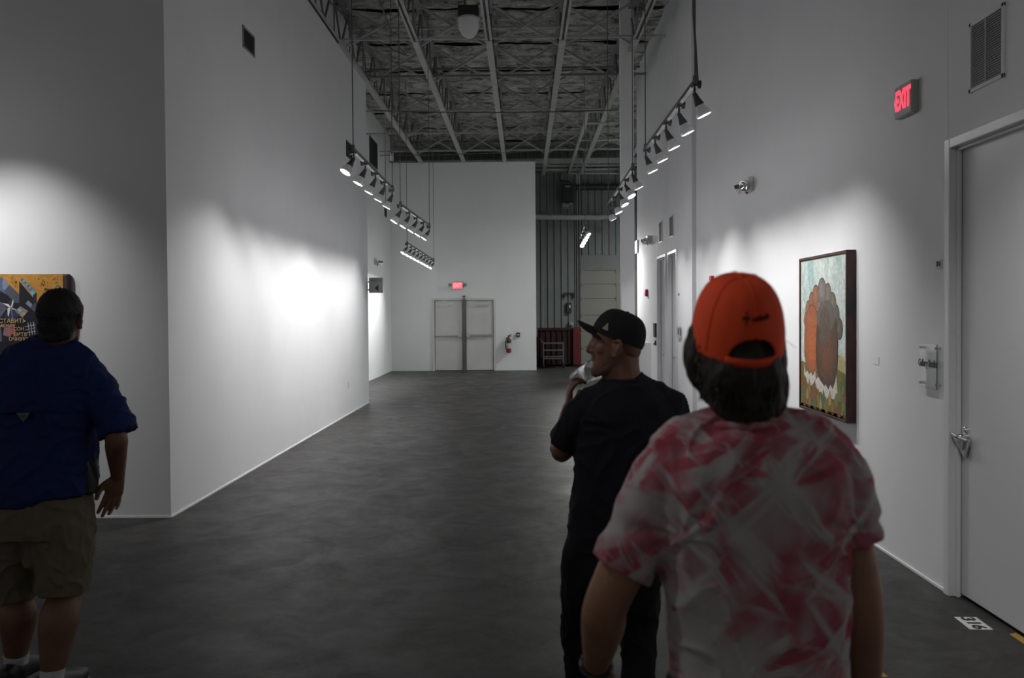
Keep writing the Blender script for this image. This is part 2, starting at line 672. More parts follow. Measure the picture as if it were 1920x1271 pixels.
# hollow metal doors in the right wall: frame, leaf, hardware
def side_door(name, X, ya, yb, face=0.055):
    "opening from yb (near) to ya (far) in the wall plane X"
    r = bpy.data.objects.new(name, None)
    COL.objects.link(r)
    r.location = (X, (ya + yb) / 2, 0)
    r['kind'] = 'structure'
    mb = MB()
    for (a, b) in ((ya - face, ya + 0.002), (yb - 0.002, yb + face)):
        mb.box((X - 0.022, a, 0), (X + 0.12, b, DH + 0.002))
    mb.box((X - 0.022, yb + face, DH - face), (X + 0.12, ya - face, DH + 0.002))
    for yy in (ya - face - 0.018, yb + face):
        mb.box((X + 0.02, yy, 0), (X + 0.045, yy + 0.018, DH - face))
    mb.box((X + 0.02, yb + face, DH - face - 0.018), (X + 0.045, ya - face, DH - face))
    mk('door_frame', mb, M['trim'], r, bevel=0.005)
    mb = MB()
    mb.box((X + 0.05, yb + face + 0.004, 0.022), (X + 0.095, ya - face - 0.004, DH - face - 0.004))
    leaf = mk('door_leaf', mb, M['door'], r, bevel=0.003)
    mb = MB()
    mb.box((X + 0.10, yb - 0.01, 0), (X + 0.19, ya + 0.01, DH))
    mk('door_recess', mb, M['ventd'], r)
    return r, leaf


r2, leaf2 = side_door('door_2', XR, d1a, d1b)
hz = onx(1812, 830, XR).z
hy = d1a - 0.13
mb = MB()
mb.lathe((XR + 0.05, hy, hz + 0.02), (-1, 0, 0), [(0, 0.034), (0.012, 0.034), (0.016, 0.026), (0.05, 0.022), (0.056, 0.018)], 24)
mb.lathe((XR + 0.05, hy + 0.005, hz + 0.058), (-1, 0, 0), [(0, 0.022), (0.02, 0.022), (0.024, 0.018)], 24)
mk('lock_cylinder', mb, M['chrome'], leaf2, smooth=True)
mb = MB()
mb.bar((XR - 0.002, hy, hz + 0.018), (XR - 0.002, hy - 0.10, hz + 0.012), 0.022, 0.022)
mb.bar((XR - 0.002, hy + 0.01, hz + 0.018), (XR - 0.002, hy + 0.085, hz + 0.03), 0.022, 0.026)
mk('door_handle', mb, M['chrome'], leaf2, bevel=0.008)
mb = MB()
mb.prism([(XR + 0.012, hy + 0.095, hz + 0.012), (XR + 0.012, hy - 0.065, hz + 0.012), (XR + 0.03, hy + 0.005, hz - 0.105)], (0.018, 0, 0))
mb.prism([(XR - 0.002, hy + 0.075, hz + 0.008), (XR - 0.002, hy - 0.03, hz + 0.008), (XR + 0.012, hy + 0.01, hz - 0.06)], (0.014, 0, 0))
mk('latch_guard', mb, M['chrome'], leaf2, bevel=0.004)
for nm, a, b in (('door_3', d2a, d2b), ('door_4', d3a, d3b)):
    r, lf = side_door(nm, XR2, a, b, 0.05)
    mb = MB()
    hz2 = onx(1244, 663, XR2).z
    mb.lathe((XR2 + 0.05, b + 0.14 if nm == 'door_4' else b + 0.14, hz2), (-1, 0, 0), [(0, 0.035), (0.012, 0.035), (0.02, 0.014), (0.05, 0.014), (0.055, 0.028), (0.085, 0.028), (0.09, 0.015)], 20)
    mk('door_knob', mb, M['chrome'], lf, smooth=True)


# ------------------------------------------------------------------ ceiling deck with sprayed insulation rolls
def ceiling():
    x0, x1, y0, y1 = -6.2, 8.8, 2.0, 26.0
    seams = [13.75 + 1.75 * k for k in range(-7, 8)]
    ys = []
    y = y0
    while y < y1:
        ys.append(y)
        d = min(abs(y - s) for s in seams)
        y += 0.012 if d < 0.15 else 0.06
    nx = 150
    vs, gap = [], []
    for y in ys:
        for i in range(nx + 1):
            x = x0 + (x1 - x0) * i / nx
            wob = 0.06 * noise.noise(Vector((x * 0.9, 3.1, y * 0.1))) + 0.03 * noise.noise(Vector((x * 4, 7, y * 0.2)))
            d = min(abs(y + wob - s) for s in seams)
            z = DECK - 0.03 - 0.07 * min(1, d / 0.3)
            wdt = 0.050 + 0.075 * noise.noise(Vector((x * 1.3, y * 0.4, 2)))
            z += 0.035 * noise.noise(Vector((x * 1.6, y * 2.2, 0))) + 0.022 * noise.noise(Vector((x * 5, y * 7, 5)))
            vs.append((x, y, min(z, DECK + 0.16)))
            gap.append(d < max(wdt, 0.014))
    fs = []
    for j in range(len(ys) - 1):
        for i in range(nx):
            a = j * (nx + 1) + i
            q = (a, a + nx + 1, a + nx + 2, a + 1)
            if sum(gap[k] for k in q) < 2:                       # open joints between the rolls show the dark roof deck
                fs.append(q)
    mb = MB()
    mb.add(vs, fs)
    return struct('ceiling', mb, M['insul'], smooth=True)


ceiling()
w = MB()
w.box((-10, -4, DECK + 0.30), (9, 27, DECK + 0.45))
struct('ceiling_roof_deck', w, M['steel_d'])

# ------------------------------------------------------------------ bar joists
JX = [at(px, 311, 22.8).x for px in (789, 869, 946, 1023, 1100)]
JX = JX + [JX[4] + 1.22]
TOP = DECK - 0.22
YG = at(900, 73, 12.7).y
names = ['running along the top of the left wall', 'second from the left wall, left of the hanging bowl light',
         'middle one, beside the hanging bowl light', 'just right of the corridor centre', 'passing behind the white column', 'beside the right wall']
for k, X in enumerate(JX):
    y0, y1 = 3.0, YF + (1.9 if k > 2 else -0.25)
    r = thing('roof_joist', (X, y0, JB), 'open-web steel roof joist ' + names[k], 'roof joist', None)
    mb = MB()
    mb.box((X - 0.055, y0, JB), (X - 0.012, YG, JB + 0.012))
    mb.box((X + 0.012, y0, JB), (X + 0.055, YG, JB + 0.012))
    mb.box((X - 0.018, y0, JB), (X - 0.012, YG, JB + 0.05))
    mb.box((X + 0.012, y0, JB), (X + 0.018, YG, JB + 0.05))
    mk('bottom_chord', mb, M['steel'], r)
    mb = MB()
    mb.box((X - 0.052, YG, JB - 0.01), (X + 0.052, y1, JB + 0.05))
    mk('boxed_chord', mb, M['steel'], r)
    mb = MB()
    mb.box((X - 0.05, y0, TOP - 0.03), (X + 0.05, y1, TOP))
    mk('top_chord', mb, M['steel_d'], r)
    mb = MB()
    y = y0
    while y < y1 - 0.6:
        mb.bar((X, y, JB + 0.02), (X, y + 0.55, TOP), 0.028)
        mb.bar((X, y + 0.55, TOP), (X, y + 1.1, JB + 0.02), 0.028)
        mb.bar((X + 0.02, y + 0.55, TOP), (X + 0.02, y + 0.55, JB + 0.02), 0.02)
        y += 1.1
    mk('web', mb, M['steel_d'], r)

BY = [at(900, y, 1).y for y in (0,)]
bl = ['nearest the camera, at the top of the picture', 'second from the camera', 'third from the camera', 'fourth from the camera', 'nearest the far wall']
for k, py in enumerate((75, 145, 209, 251, 284)):
    rr_ = ray(983, py)
    Y = (JB + 0.03 - CAM_H) * rr_.y / rr_.z
    r = thing('joist_bridging', (0, Y, JB), 'steel bridging line across the joists, ' + bl[k], 'bridging')
    mb = MB()
    mb.bar((XL if Y < YE + 0.1 else XLF, Y, JB + 0.07), (2.30 if Y < 17 else 4.2, Y, JB + 0.07), 0.035, 0.035)
    mk('horizontal_bar', mb, M['steel'] if k != 1 else M['steel_d'], r)
    for a, b in zip(JX[:-1], JX[1:]):
        if b > XR2 and Y < 17:
            continue
        mb = MB()
        if a < XL:
            continue
        mb.bar((a + 0.06, Y + 0.25, JB + 0.05), (b - 0.05, Y + 0.25, TOP - 0.04), 0.036, 0.036)
        mb.bar((a + 0.06, Y + 0.29, TOP - 0.04), (b - 0.05, Y + 0.29, JB + 0.05), 0.036, 0.036)
        mk('cross_brace', mb, M['steel'], r)
# top-level cross pipes near the deck
for k, (Y, z, mm) in enumerate(((13.5, JB + 0.5, 'steel'), (15.6, JB + 0.45, 'steel_d'))):
    mb = MB()
    mb.bar((XL, Y, z), (2.30, Y, z), 0.04, 0.04)
    tag(mk('cross_pipe', mb, M[mm], loc=(0, Y, z)), ['light steel pipe crossing above the joists behind the bowl light',
                                                 'dark steel pipe crossing above the joists in mid corridor'][k], 'pipe')
# girder and girts over the loading bay
for k, (py, hh, mm, Y) in enumerate(((302, 0.16, 'steel', 24.3), (311, 0.05, 'steel', 24.5), (318, 0.06, 'steel', 25.0), (322, 0.04, 'steel_d', 25.2))):
    z = at(1080, py, Y).z
    mb = MB()
    mb.bar((XFE - 1.0, Y, z), (8.5, Y, z), 0.10, hh)
    tag(mk('wall_girt', mb, M[mm], loc=(XFE, Y, z)), ['deep pale steel beam above the loading bay, topmost', 'thin pale steel girt just under the deep beam',
        'second pale girt above the loading bay, under the thin one', 'dark lowest girt above the loading bay'][k], 'beam')
mb = MB()
mb.bar((XLF, YF - 0.02, 6.14), (XFE, YF - 0.02, 6.14), 0.12, 0.05)
tag(mk('wall_cap_angle', mb, M['steel_d'], loc=(XLF, YF, 6.12)), 'dark steel angle capping the far white wall', 'beam')

# loading door tracks hung from the roof
r = thing('overhead_door_rails', (at(1098, 230, 18).x, 18, at(1098, 230, 18).z), 'pale pipe rail frame hung above the loading bay for the overhead door', 'door rails')
zr = at(1098, 230, 18.2).z
p = [at(1100, 208, 17.6), at(1097, 232, 18.2), at(1066, 324, YM - 0.3)]
mb = MB(); mb.wire(p, 0.045, 8)
mk('side_rail', mb, M['steel'], r)
for (px, py, px2, py2, Y) in ((1098, 209, 1175, 206, 17.6), (1098, 231, 1178, 229, 18.2), (1087, 263, 1178, 261, 20.6), (1067, 325, 1178, 325, YM - 0.3)):
    mb = MB(); mb.wire([at(px, py, Y), at(px2, py2, Y)], 0.032, 8)
    mk('cross_rail', mb, M['steel'], r)
mb = MB(); mb.wire([at(1085, 324, YM - 0.4), at(1086, 348, YM - 0.2)], 0.03, 8)
mk('drop_bracket', mb, M['steel'], r)

# long wires and conduits strung through the joists
def sag(p, q, s, n=14):
    p, q = Vector(p), Vector(q)
    return [p.lerp(q, t / n) - Vector((0, 0, s * 4 * (t / n) * (1 - t / n))) for t in range(n + 1)]


wires = [(at(712, 291, 21.5), at(1004, 283, 21.5), 0.03, 'thin dark wire strung above the far wall'),
         (at(700, 207, 16.8), at(1160, 206, 16.8), 0.05, 'dark cable strung across the joists halfway down the corridor'),
         (at(615, 0, 12.0), at(760, 103, 15.0), 0.1, 'black cable drooping down from the roof beside the left wall'),
         (at(712, 0, 11.8), at(765, 105, 14.9), 0.15, 'black cable drooping near the second joist')]
for p, q, s, lb in wires:
    mb = MB(); mb.wire(sag(p, q, s), 0.012, 6)
    tag(mk('ceiling_cable', mb, M['cable'], loc=p), lb, 'cable')
mb = MB(); mb.wire([at(722, 0 + 40, 16.9), at(722, 205, 16.9), at(723, 385, 16.9)], 0.014, 6)
tag(mk('conduit', mb, M['steel'], loc=at(722, 385, 16.9)), 'thin pale conduit dropping from the joists by the far left wall', 'conduit')
mb = MB()
for k in range(7):
    a = PI * k / 6
# ================================================================== FIXTURES AND FITTINGS
# hanging bowl light
bc = at(879, 40, 11.8)
sc = 11.8 / F
r = thing('high_bay_light', (bc.x, 11.8, bc.z), 'hanging bowl light with dark square housing and clear ribbed bowl', 'light')
mb = MB(); mb.cbox((bc.x, 11.8, at(879, 26, 11.8).z), (38 * sc, 38 * sc, 20 * sc))
mk('ballast_housing', mb, M['dark'], r, bevel=0.01)
mb = MB()
z0 = at(879, 36, 11.8).z
mb.lathe((bc.x, 11.8, z0), (0, 0, -1), [(0, 0.165), (0.03, 0.175), (0.06, 0.165), (0.14, 0.15), (0.2, 0.125), (0.25, 0.085), (0.275, 0.04), (0.28, 0.005)], 32)
mk('glass_bowl', mb, M['bowl'], r, smooth=True)
mb = MB()
mb.lathe((bc.x, 11.8, z0 + 0.005), (0, 0, -1), [(0, 0.178), (0.02, 0.18), (0.022, 0.17)], 32)
for s in (-1, 1):
    mb.cbox((bc.x + s * 0.165, 11.75, z0 - 0.06), (0.03, 0.03, 0.09))
mk('rim', mb, M['lgrey'], r)
mb = MB(); mb.cyl((bc.x - 0.06, 11.8, at(879, 17, 11.8).z), (bc.x - 0.06, 11.8, DECK + 0.05), 0.02, 8)
mk('hanging_rod', mb, M['steel_d'], r)


# added unseen high bay fixture that brightens the loading bay and far wall
hb = Vector((5.6, 20.6, 6.0))
r = thing('high_bay_light', hb, 'added loading bay lamp, unseen, right of the white column', 'light')
mb = MB(); mb.lathe(hb, (0, 0, 1), [(0, 0.22), (0.02, 0.23), (0.2, 0.14), (0.3, 0.09), (0.45, 0.09)], 24)
mk('reflector', mb, M['lgrey'], r, smooth=True)
mb = MB(); mb.cyl(hb + Vector((0, 0, 0.4)), hb + Vector((0, 0, 1.05)), 0.015, 8)
mk('hanging_rod', mb, M['steel_d'], r)
ld = bpy.data.lights.new('bay_fill_lamp', 'SPOT'); ld.energy = 520; ld.spot_size = math.radians(165); ld.spot_blend = 0.6; ld.shadow_soft_size = 0.15; ld.color = (0.96, 1.0, 0.98)
lo = bpy.data.objects.new('bay_fill_lamp', ld); COL.objects.link(lo); lo.parent = r; lo.location = (0, 0, -0.06)


def track_light(p0, p1, n, aims, label, cable_top=7.0, double=False, lit=None, power=1.0, cone=90, drop=0.0, group=None):
    "a rail hung on cables from p0 (near) to p1 (far) with n lamp heads, aims gives the point each head looks at"
    p0, p1 = Vector(p0), Vector(p1)
    r = thing('track_light', p0, label, 'track light', group)
    d = (p1 - p0).normalized()
    mb = MB()
    mb.bar(p0, p1, 0.035, 0.03)
    mb.bar(p0 + Vector((0, 0, 0.022)), p1 + Vector((0, 0, 0.022)), 0.018, 0.014)
    mk('rail', mb, M['rail'], r)
    for q, nm in ((p0 + d * 0.03, 0), (p1 - d * 0.05, 1)):
        mb = MB()
        mb.wire([q + Vector((0, 0, 0.02)), Vector((q.x, q.y, cable_top))], 0.006, 6)
        if double and nm == 0:
            mb.wire([q + Vector((0.03, 0.05, 0.02)), Vector((q.x - 0.01, q.y, q.z + 0.5)), Vector((q.x - 0.02, q.y + 0.02, cable_top))], 0.009, 6)
        mb.lathe(q + Vector((0, 0, 0.015)), (0, 0, 1), [(0, 0.018), (0.03, 0.018), (0.045, 0.006)], 10)
        mk('hanging_cable', mb, M['cable'], r)
    L = (p1 - p0).length
    for k in range(n):
        t = (0.05 + (L - 0.12) * k / max(1, n - 1)) / L
        q = p0.lerp(p1, t)
        aim = Vector(aims(k, q))
        piv = q + Vector((0, 0, -0.085 - drop))
        dv = (aim - piv).normalized()
        mb = MB()
        mb.cbox(q + Vector((0, 0, -0.022)), (0.036, 0.075, 0.028))
        side = 1 if dv.x > 0 else -1
        mb.lathe(q + Vector((side * 0.02, 0, -0.012)), (side, 0, -0.1), [(0, 0.03), (0.024, 0.033), (0.028, 0.028)], 14)
        mb.cyl(q + Vector((0, 0, -0.03)), piv + Vector((0, 0, 0.0)), 0.009, 8)
        mb.lathe(piv - dv * 0.01, dv, [(0, 0.014), (0.012, 0.018), (0.04, 0.022), (0.085, 0.033), (0.092, 0.036), (0.1, 0.036), (0.102, 0.03)], 16)
        hd = mk('lamp_head', mb, M['socket'], r, smooth=True)
        b0 = piv + dv * 0.088
        mb = MB()
        mb.lathe(b0, dv, [(0, 0.028), (0.02, 0.036), (0.045, 0.05), (0.065, 0.0585), (0.08, 0.0605), (0.088, 0.060), (0.089, 0.054)], 24)
        bu = mk('bulb', mb, M['bulb'], hd, smooth=True)
        if lit is None or lit[k]:
            mb = MB()
            mb.lathe(b0 + dv * 0.0865, dv, [(0, 0.0535), (0.003, 0.0535), (0.005, 0.045), (0.006, 0.02)], 20)
            mk('bulb', mb, M['lens'], hd, smooth=True, label='glowing round lamp face')
            ld = bpy.data.lights.new('lamp_beam', 'SPOT')
            ld.energy = SPOT_W * power
            ld.color = (1.0, 0.985, 0.975)
            ld.spot_size = math.radians(cone)
            ld.spot_blend = 1.0
            ld.shadow_soft_size = 0.045
            lo = bpy.data.objects.new('lamp_beam', ld)
            COL.objects.link(lo)
            lo.parent = r
            lo.location = b0 + dv * 0.115 - p0
            lo.rotation_euler = dv.to_track_quat('-Z', 'Y').to_euler()
            ld = bpy.data.lights.new('bulb_spill', 'POINT')          # light leaking through the clear bulb glass
            ld.energy = SPILL_W * power
            ld.shadow_soft_size = 0.05
            l2 = bpy.data.objects.new('bulb_spill', ld)
            COL.objects.link(l2)
            l2.parent = r
            l2.location = b0 + dv * 0.15 - p0
    return r


XT = 1.31
# right wall: nearest track
ra, rb = onx(1305, 152, XT), onx(1209, 281, XT)
track_light(ra, rb, 5, lambda k, q: (XR, q.y + 0.1, 0.75), 'nearest track light by the right wall, five lamps hanging above the two capped men',
            double=True, power=1.15, cone=88)
# right wall: second track
ra, rb = onx(1187, 313, XT), onx(1140, 383, XT)
track_light(ra, rb, 5, lambda k, q: ((XR2, (q.y + 0.1, q.y - 0.8, q.y - 0.6, q.y - 0.2, q.y + 0.4)[k], 1.0)), 'second track light of the right row, hanging in front of the white column', power=0.9, cone=88)
# left wall: nearest
XT2 = -1.74
la, lb = onx(661, 280, XT2), onx(737, 356, XT2)
track_light(la, lb, 5, lambda k, q: (XL, q.y - (0.9, 0.35, 0.1, 0, 0)[k], 0.9), 'nearest left track light, five lamps in front of the left wall grille',
            power=1.2, cone=92)
# left wall: second
la, lb = at(750, 384, 11.0), at(806, 424, 14.0)
track_light(la, lb, 5, lambda k, q: (XL, q.y - 0.3, 1.2), 'middle left track light, five glowing lamps beyond the end of the left wall', power=1.1, cone=92)
# far left: third
la, lb = at(763, 456, 17.6), at(814, 488, 22.0)
track_light(la, lb, 9, lambda k, q: (XLF, q.y - 0.9, 1.2), 'farthest left track light, nine lamps in front of the far wall', power=1.3, cone=90)
# right centre: third, seen nearly end on
la, lb = at(1097, 421, 17.6), at(1087, 449, 20.1)
track_light(la, lb, 5, lambda k, q: (XR2, 16.6 + 0.1 * k, 1.5), 'small far track light hanging before the metal siding wall', power=1.9, cone=87)
track_light((XT, 1.6, 3.47), (XT, 3.3, 3.47), 3, lambda k, q: (XR, q.y + 0.35, 0.9), 'added track light out of view over the large right door, right of the man in the orange cap', power=0.75, cone=84)  # added above the frame to brighten the near door and its wall
track_light((-1.72, 1.7, 3.42), (-1.72, 2.9, 3.42), 2, lambda k, q: (XR, q.y - 0.4 * k, 1.0), 'added track light overhead on the left, out of view above the near end of the corridor', power=0.45, cone=80)  # added off frame to light the near men and the door from the left
# the track that lights the painting on the left, outside the frame
track_light((-5.9, 5.35, 3.45), (-4.3, 5.35, 3.45), 3, lambda k, q: (q.x + 0.1, YB, 1.75), 'track light in front of the abstract painting, left of the man in blue', power=0.95, cone=92)


# ------------------------------------------------------------------ louvred wall grilles
def grille_x(name, px0, px1, pyt, pyb, X, side, label, cols=1, mf='vent', ms='ventd', ref=None, pitch=0.022):
    "on a wall plane X; side = +1 when the grille faces +x"
    Ya, Yb = onx(px0, pyt, X).y, onx(px1, pyt, X).y
    y0, y1 = min(Ya, Yb), max(Ya, Yb)
    pr = ref or ((px0 + px1) / 2, pyt, pyb)
    z1, z0 = onx(pr[0], pr[1], X).z, onx(pr[0], pr[2], X).z
    r = thing(name, (X, (y0 + y1) / 2, z0), label, 'vent')
    o = side * 0.012
    fr = 0.022 if (y1 - y0) < 0.5 else 0.03
    a, b = sorted((X, X + o))
    mb = MB()
    mb.box((a, y0, z0), (b, y0 + fr, z1)); mb.box((a, y1 - fr, z0), (b, y1, z1))
    mb.box((a, y0, z0), (b, y1, z0 + fr)); mb.box((a, y0, z1 - fr), (b, y1, z1))
    mk('frame', mb, M[mf], r, bevel=0.003)
    mb = MB()
    a2, b2 = sorted((X + side * 0.001, X + side * 0.003))
    mb.box((a2, y0 + fr, z0 + fr), (b2, y1 - fr, z1 - fr))
    mk('duct_opening', mb, M['ventd'], r)
    mb = MB()
    wc = (y1 - y0 - 2 * fr) / cols
    z = z0 + fr + 0.008
    while z < z1 - fr:
        for c in range(cols):
            ya, yb = y0 + fr + c * wc + (0.006 if c else 0), y0 + fr + (c + 1) * wc - (0.006 if c < cols - 1 else 0)
            mb.add([(X + side * 0.012, ya, z - 0.007), (X + side * 0.012, yb, z - 0.007), (X + side * 0.004, yb, z + 0.007), (X + side * 0.004, ya, z + 0.007)], [(0, 1, 2, 3)])
        z += pitch
    for c in range(1, cols):
        mb.cbox((X + side * 0.007, y0 + fr + c * wc, (z0 + z1) / 2), (0.012, 0.012, z1 - z0 - 2 * fr))
    mk('louvres', mb, M[ms] if ms != 'ventd' else M['vent'], r)
    return r


M['vent_l'] = mat('white_vent_enamel', (0.42, 0.42, 0.43), 0.5)
M['vent_m'] = mat('bronze_vent_enamel', (0.075, 0.075, 0.078), 0.5)
M['vent_w'] = mat('wall_white_vent', (0.60, 0.60, 0.61), 0.5)
grille_x('wall_grille', 1820, 1886, 30, 160, XR, -1, 'large two-column return air grille high on the right wall beside the exit sign', 2, 'wall', 'vent_l', ref=(1852, 25, 160), pitch=0.013)
grille_x('wall_grille', 454, 476, 60, 100, XL, 1, 'small square dark grille high on the left wall near its front corner', 1, 'vent', 'vent_m', ref=(465, 57, 98))
grille_x('wall_grille', 648.5, 659, 268, 290, XL, 1, 'small dark grille on the left wall behind the nearest left track light', 1, 'vent_m', 'vent_m', ref=(654, 267, 297))
grille_x('wall_grille', 692, 707, 262, 308, XLF, 1, 'tall dark grille high on the far left wall beyond the corner', 3, 'vent_m', 'vent_m', ref=(700, 262, 312))
grille_x('wall_grille', 720.5, 724.5, 390, 405, XLF, 1, 'tiny dark grille on the far left wall beside the hanging lamps', 1, 'vent_m', 'vent_m', ref=(722, 390, 406))
grille_x('wall_grille', 1236, 1242.5, 415, 455, XR2, -1, 'narrow pale grille above the far right doors, further of the pair', 1, 'vent_w', 'vent_w', ref=(1239, 415, 455))
grille_x('wall_grille', 1255.5, 1263.5, 405, 444, XR2, -1, 'narrow pale grille above the far right doors, nearer of the pair', 1, 'vent_w', 'vent_w', ref=(1259, 404, 445))

# ------------------------------------------------------------------ exit signs
ya, yb = onx(1677, 185, XR - 0.05).y, onx(1708, 180, XR - 0.05).y
zt, zb = onx(1708, 148, XR - 0.05).z, onx(1708, 209, XR - 0.05).z
r = thing('exit_sign', (XR, (ya + yb) / 2, zb), 'grey box exit sign with red letters high on the right wall above the door', 'exit sign')
mb = MB(); mb.box((XR - 0.05, yb, zb), (XR, ya, zt))
mk('housing', mb, M['signface'], r, bevel=0.006)
ym, zm = (ya + yb) / 2, (zt + zb) / 2
mk('lettering', text_mb('EXIT', 0.175, (XR - 0.052, ym - 0.008, zm), (0, -1, 0), (0, 0, 1), 0.003, bold=0.005, sx=0.56), M['redglow'], r)
mb = MB()
mb.prism([(XR - 0.0535, ya - 0.004, zm - 0.005), (XR - 0.0535, ya - 0.024, zm + 0.03), (XR - 0.0535, ya - 0.024, zm - 0.04)], (0.003, 0, 0))
mk('arrow', mb, M['redglow'], r)

p = at(858, 535.5, YF)
r = thing('exit_sign', (p.x, YF, p.z - 0.1), 'glowing red exit sign above the white double doors', 'exit sign')
mb = MB(); mb.cbox((p.x, YF - 0.03, p.z), (0.33, 0.06, 0.22))
mk('housing', mb, M['signface'], r, bevel=0.006)
M['redpanel'] = mat('red_backlit_panel', (0.6, 0.05, 0.06), 0.5, emit=(0.9, 0.09, 0.11), estr=0.75)
mb = MB(); mb.cbox((p.x, YF - 0.0615, p.z), (0.29, 0.004, 0.18))
mk('lit_panel', mb, M['redpanel'], r)
M['redlett'] = mat('bright_red_letters', (0.9, 0.1, 0.1), 0.5, emit=(1.0, 0.22, 0.24), estr=1.0)
mk('lettering', text_mb('EXIT', 0.15, (p.x, YF - 0.066, p.z), (1, 0, 0), (0, 0, 1), 0.003, bold=0.003, sx=0.75), M['redlett'], r)
for s in (-1, 1):
    mb = MB()
    mb.lathe((p.x + s * 0.19, YF - 0.04, p.z + 0.02), (s, -0.4, 0), [(0, 0.025), (0.05, 0.045), (0.07, 0.045), (0.072, 0.03)], 14)
    mb.cyl((p.x + s * 0.15, YF - 0.03, p.z + 0.02), (p.x + s * 0.2, YF - 0.04, p.z + 0.02), 0.012, 8)
    mk('emergency_head', mb, M['grey'], r, smooth=True)


# ------------------------------------------------------------------ emergency twin lamps
def emergency(p, facing, label, red=True, sz=1.0):
    "facing +1: sits on a wall whose room side is +x, -1: room side is -x"
    p = Vector(p)
    r = thing('emergency_light', p, label, 'emergency light')
    f_ = facing
    mb = MB()
    mb.prism([(p.x, p.y - 0.10 * sz, p.z + 0.06 * sz), (p.x, p.y + 0.10 * sz, p.z + 0.06 * sz), (p.x, p.y + 0.08 * sz, p.z - 0.07 * sz), (p.x, p.y - 0.08 * sz, p.z - 0.07 * sz)], (f_ * 0.06 * sz, 0, 0))
    mk('case', mb, M['white'], r, bevel=0.01)
    for s in (-1, 1):
        mb = MB()
        mb.lathe((p.x + f_ * 0.05 * sz, p.y + s * 0.085 * sz, p.z), (f_ * 0.8, s * 0.5, -0.5), [(0, 0.02 * sz), (0.03 * sz, 0.045 * sz), (0.07 * sz, 0.052 * sz), (0.072 * sz, 0.045 * sz), (0.05 * sz, 0.02 * sz)], 16)
        mk('lamp_cup', mb, M['chrome'], r, smooth=True)
    if red:
        mb = MB()
        mb.lathe((p.x + f_ * 0.04 * sz, p.y, p.z - 0.072 * sz), (0, 0, -1), [(0, 0.014 * sz), (0.012 * sz, 0.012 * sz), (0.018 * sz, 0.004 * sz)], 10)
        mk('indicator', mb, M['red'], r)
    return r


emergency(onx(1408, 346, XR), -1, 'white twin-head emergency lamp on the right wall between the exit sign and the track light', sz=1.15)
emergency(onx(1219, 449, XR2), -1, 'small chrome emergency lamp on the far right wall left of the narrow vents', sz=1.2)
emergency(onx(704, 490, XLF), 1, 'small emergency lamp with a red tip on the far left wall above the arrow sign', sz=1.3)
mb = MB()
q = onx(1195, 463, XR2)
mb.box((q.x - 0.03, q.y - 0.18, q.z - 0.14), (q.x, q.y + 0.18, q.z + 0.14))
tag(mk('wall_speaker', mb, M['vent_l'], loc=q, bevel=0.005), 'pale wall box at the edge of the white column on the far right wall', 'wall box')

# horn strobes
for (px, py, X, lb, s) in ((1214, 549, XR2, 'red fire alarm strobe on the brightly lit far right wall', 1.0), (1337, 526, XR, 'red fire alarm strobe just above the orange cap', 0.9)):
    q = onx(px, py, X)
    r = thing('fire_alarm_strobe', q, lb, 'fire alarm')
    mb = MB(); mb.box((X - 0.045 * s, q.y - 0.06 * s, q.z - 0.07 * s), (X, q.y + 0.06 * s, q.z + 0.07 * s))
    mk('case', mb, M['red'], r, bevel=0.006)
    mb = MB(); mb.box((X - 0.06 * s, q.y - 0.035 * s, q.z - 0.045 * s), (X - 0.045 * s, q.y + 0.035 * s, q.z + 0.0 * s))
    mk('strobe_lens', mb, M['white'], r, bevel=0.004)

# card reader and small black knob beside the far right doors
q = onx(1229.5, 619, XR2)
r = thing('intercom_panel', q, 'black intercom panel on the wall left of the far right doors', 'intercom')
mb = MB(); mb.box((XR2 - 0.03, q.y - 0.11, q.z - 0.13), (XR2, q.y + 0.11, q.z + 0.13))
mk('panel', mb, M['black'], r, bevel=0.005)
mb = MB(); mb.box((XR2 - 0.034, q.y - 0.03, q.z - 0.11), (XR2 - 0.03, q.y - 0.01, q.z + 0.10))
mk('window_strip', mb, M['alu'], r)
q = onx(1230, 643, XR2)
mb = MB()
mb.cbox((XR2 - 0.01, q.y, q.z), (0.02, 0.08, 0.09)); mb.bar((XR2 - 0.02, q.y, q.z), (XR2 - 0.05, q.y - 0.05, q.z - 0.02), 0.02)
tag(mk('key_switch', mb, M['black'], loc=q), 'small black switch below the intercom panel', 'switch')


# ------------------------------------------------------------------ acrylic door signs
def acrylic_sign(X, ya, yb, zt, zb, words, label, size):
    r = thing('door_sign', (X, (ya + yb) / 2, zb), label, 'sign')
    o = 0.028
    mb = MB(); mb.box((X - o - 0.005, yb, zb), (X - o, ya, zt))
    mk('acrylic_plate', mb, M['acrylic'], r, bevel=0.001)
    for yy in (ya - 0.018, yb + 0.018):
        for zz in (zt - 0.022, zb + 0.03):
            mb = MB(); mb.cyl((X, yy, zz), (X - o - 0.014, yy, zz), 0.0085, 12)
            mk('standoff', mb, M['alu'], r)
    mk('lettering', text_mb(words, size, (X - o - 0.0065, (ya + yb) / 2, zt - (zt - zb) * 0.44), (0, -1, 0), (0, 0, 1), 0.0015, bold=0.002, sx=0.62), M['dark'], r)
    return r


acrylic_sign(XR, onx(1724, 690, XR - 0.03).y, onx(1757, 690, XR - 0.03).y, onx(1740, 645, XR - 0.03).z, onx(1740, 728, XR - 0.03).z, 'Gallery Studio',
             'clear acrylic room sign on steel standoffs left of the large right door', 0.062)
ya_, yb_ = onx(1272.5, 622, XR2).y, onx(1279, 622, XR2).y
acrylic_sign(XR2, ya_, yb_, onx(1276, 612, XR2).z, onx(1276, 634, XR2).z, '315', 'clear acrylic room sign beside the far right doors, left of the orange cap', 0.13)

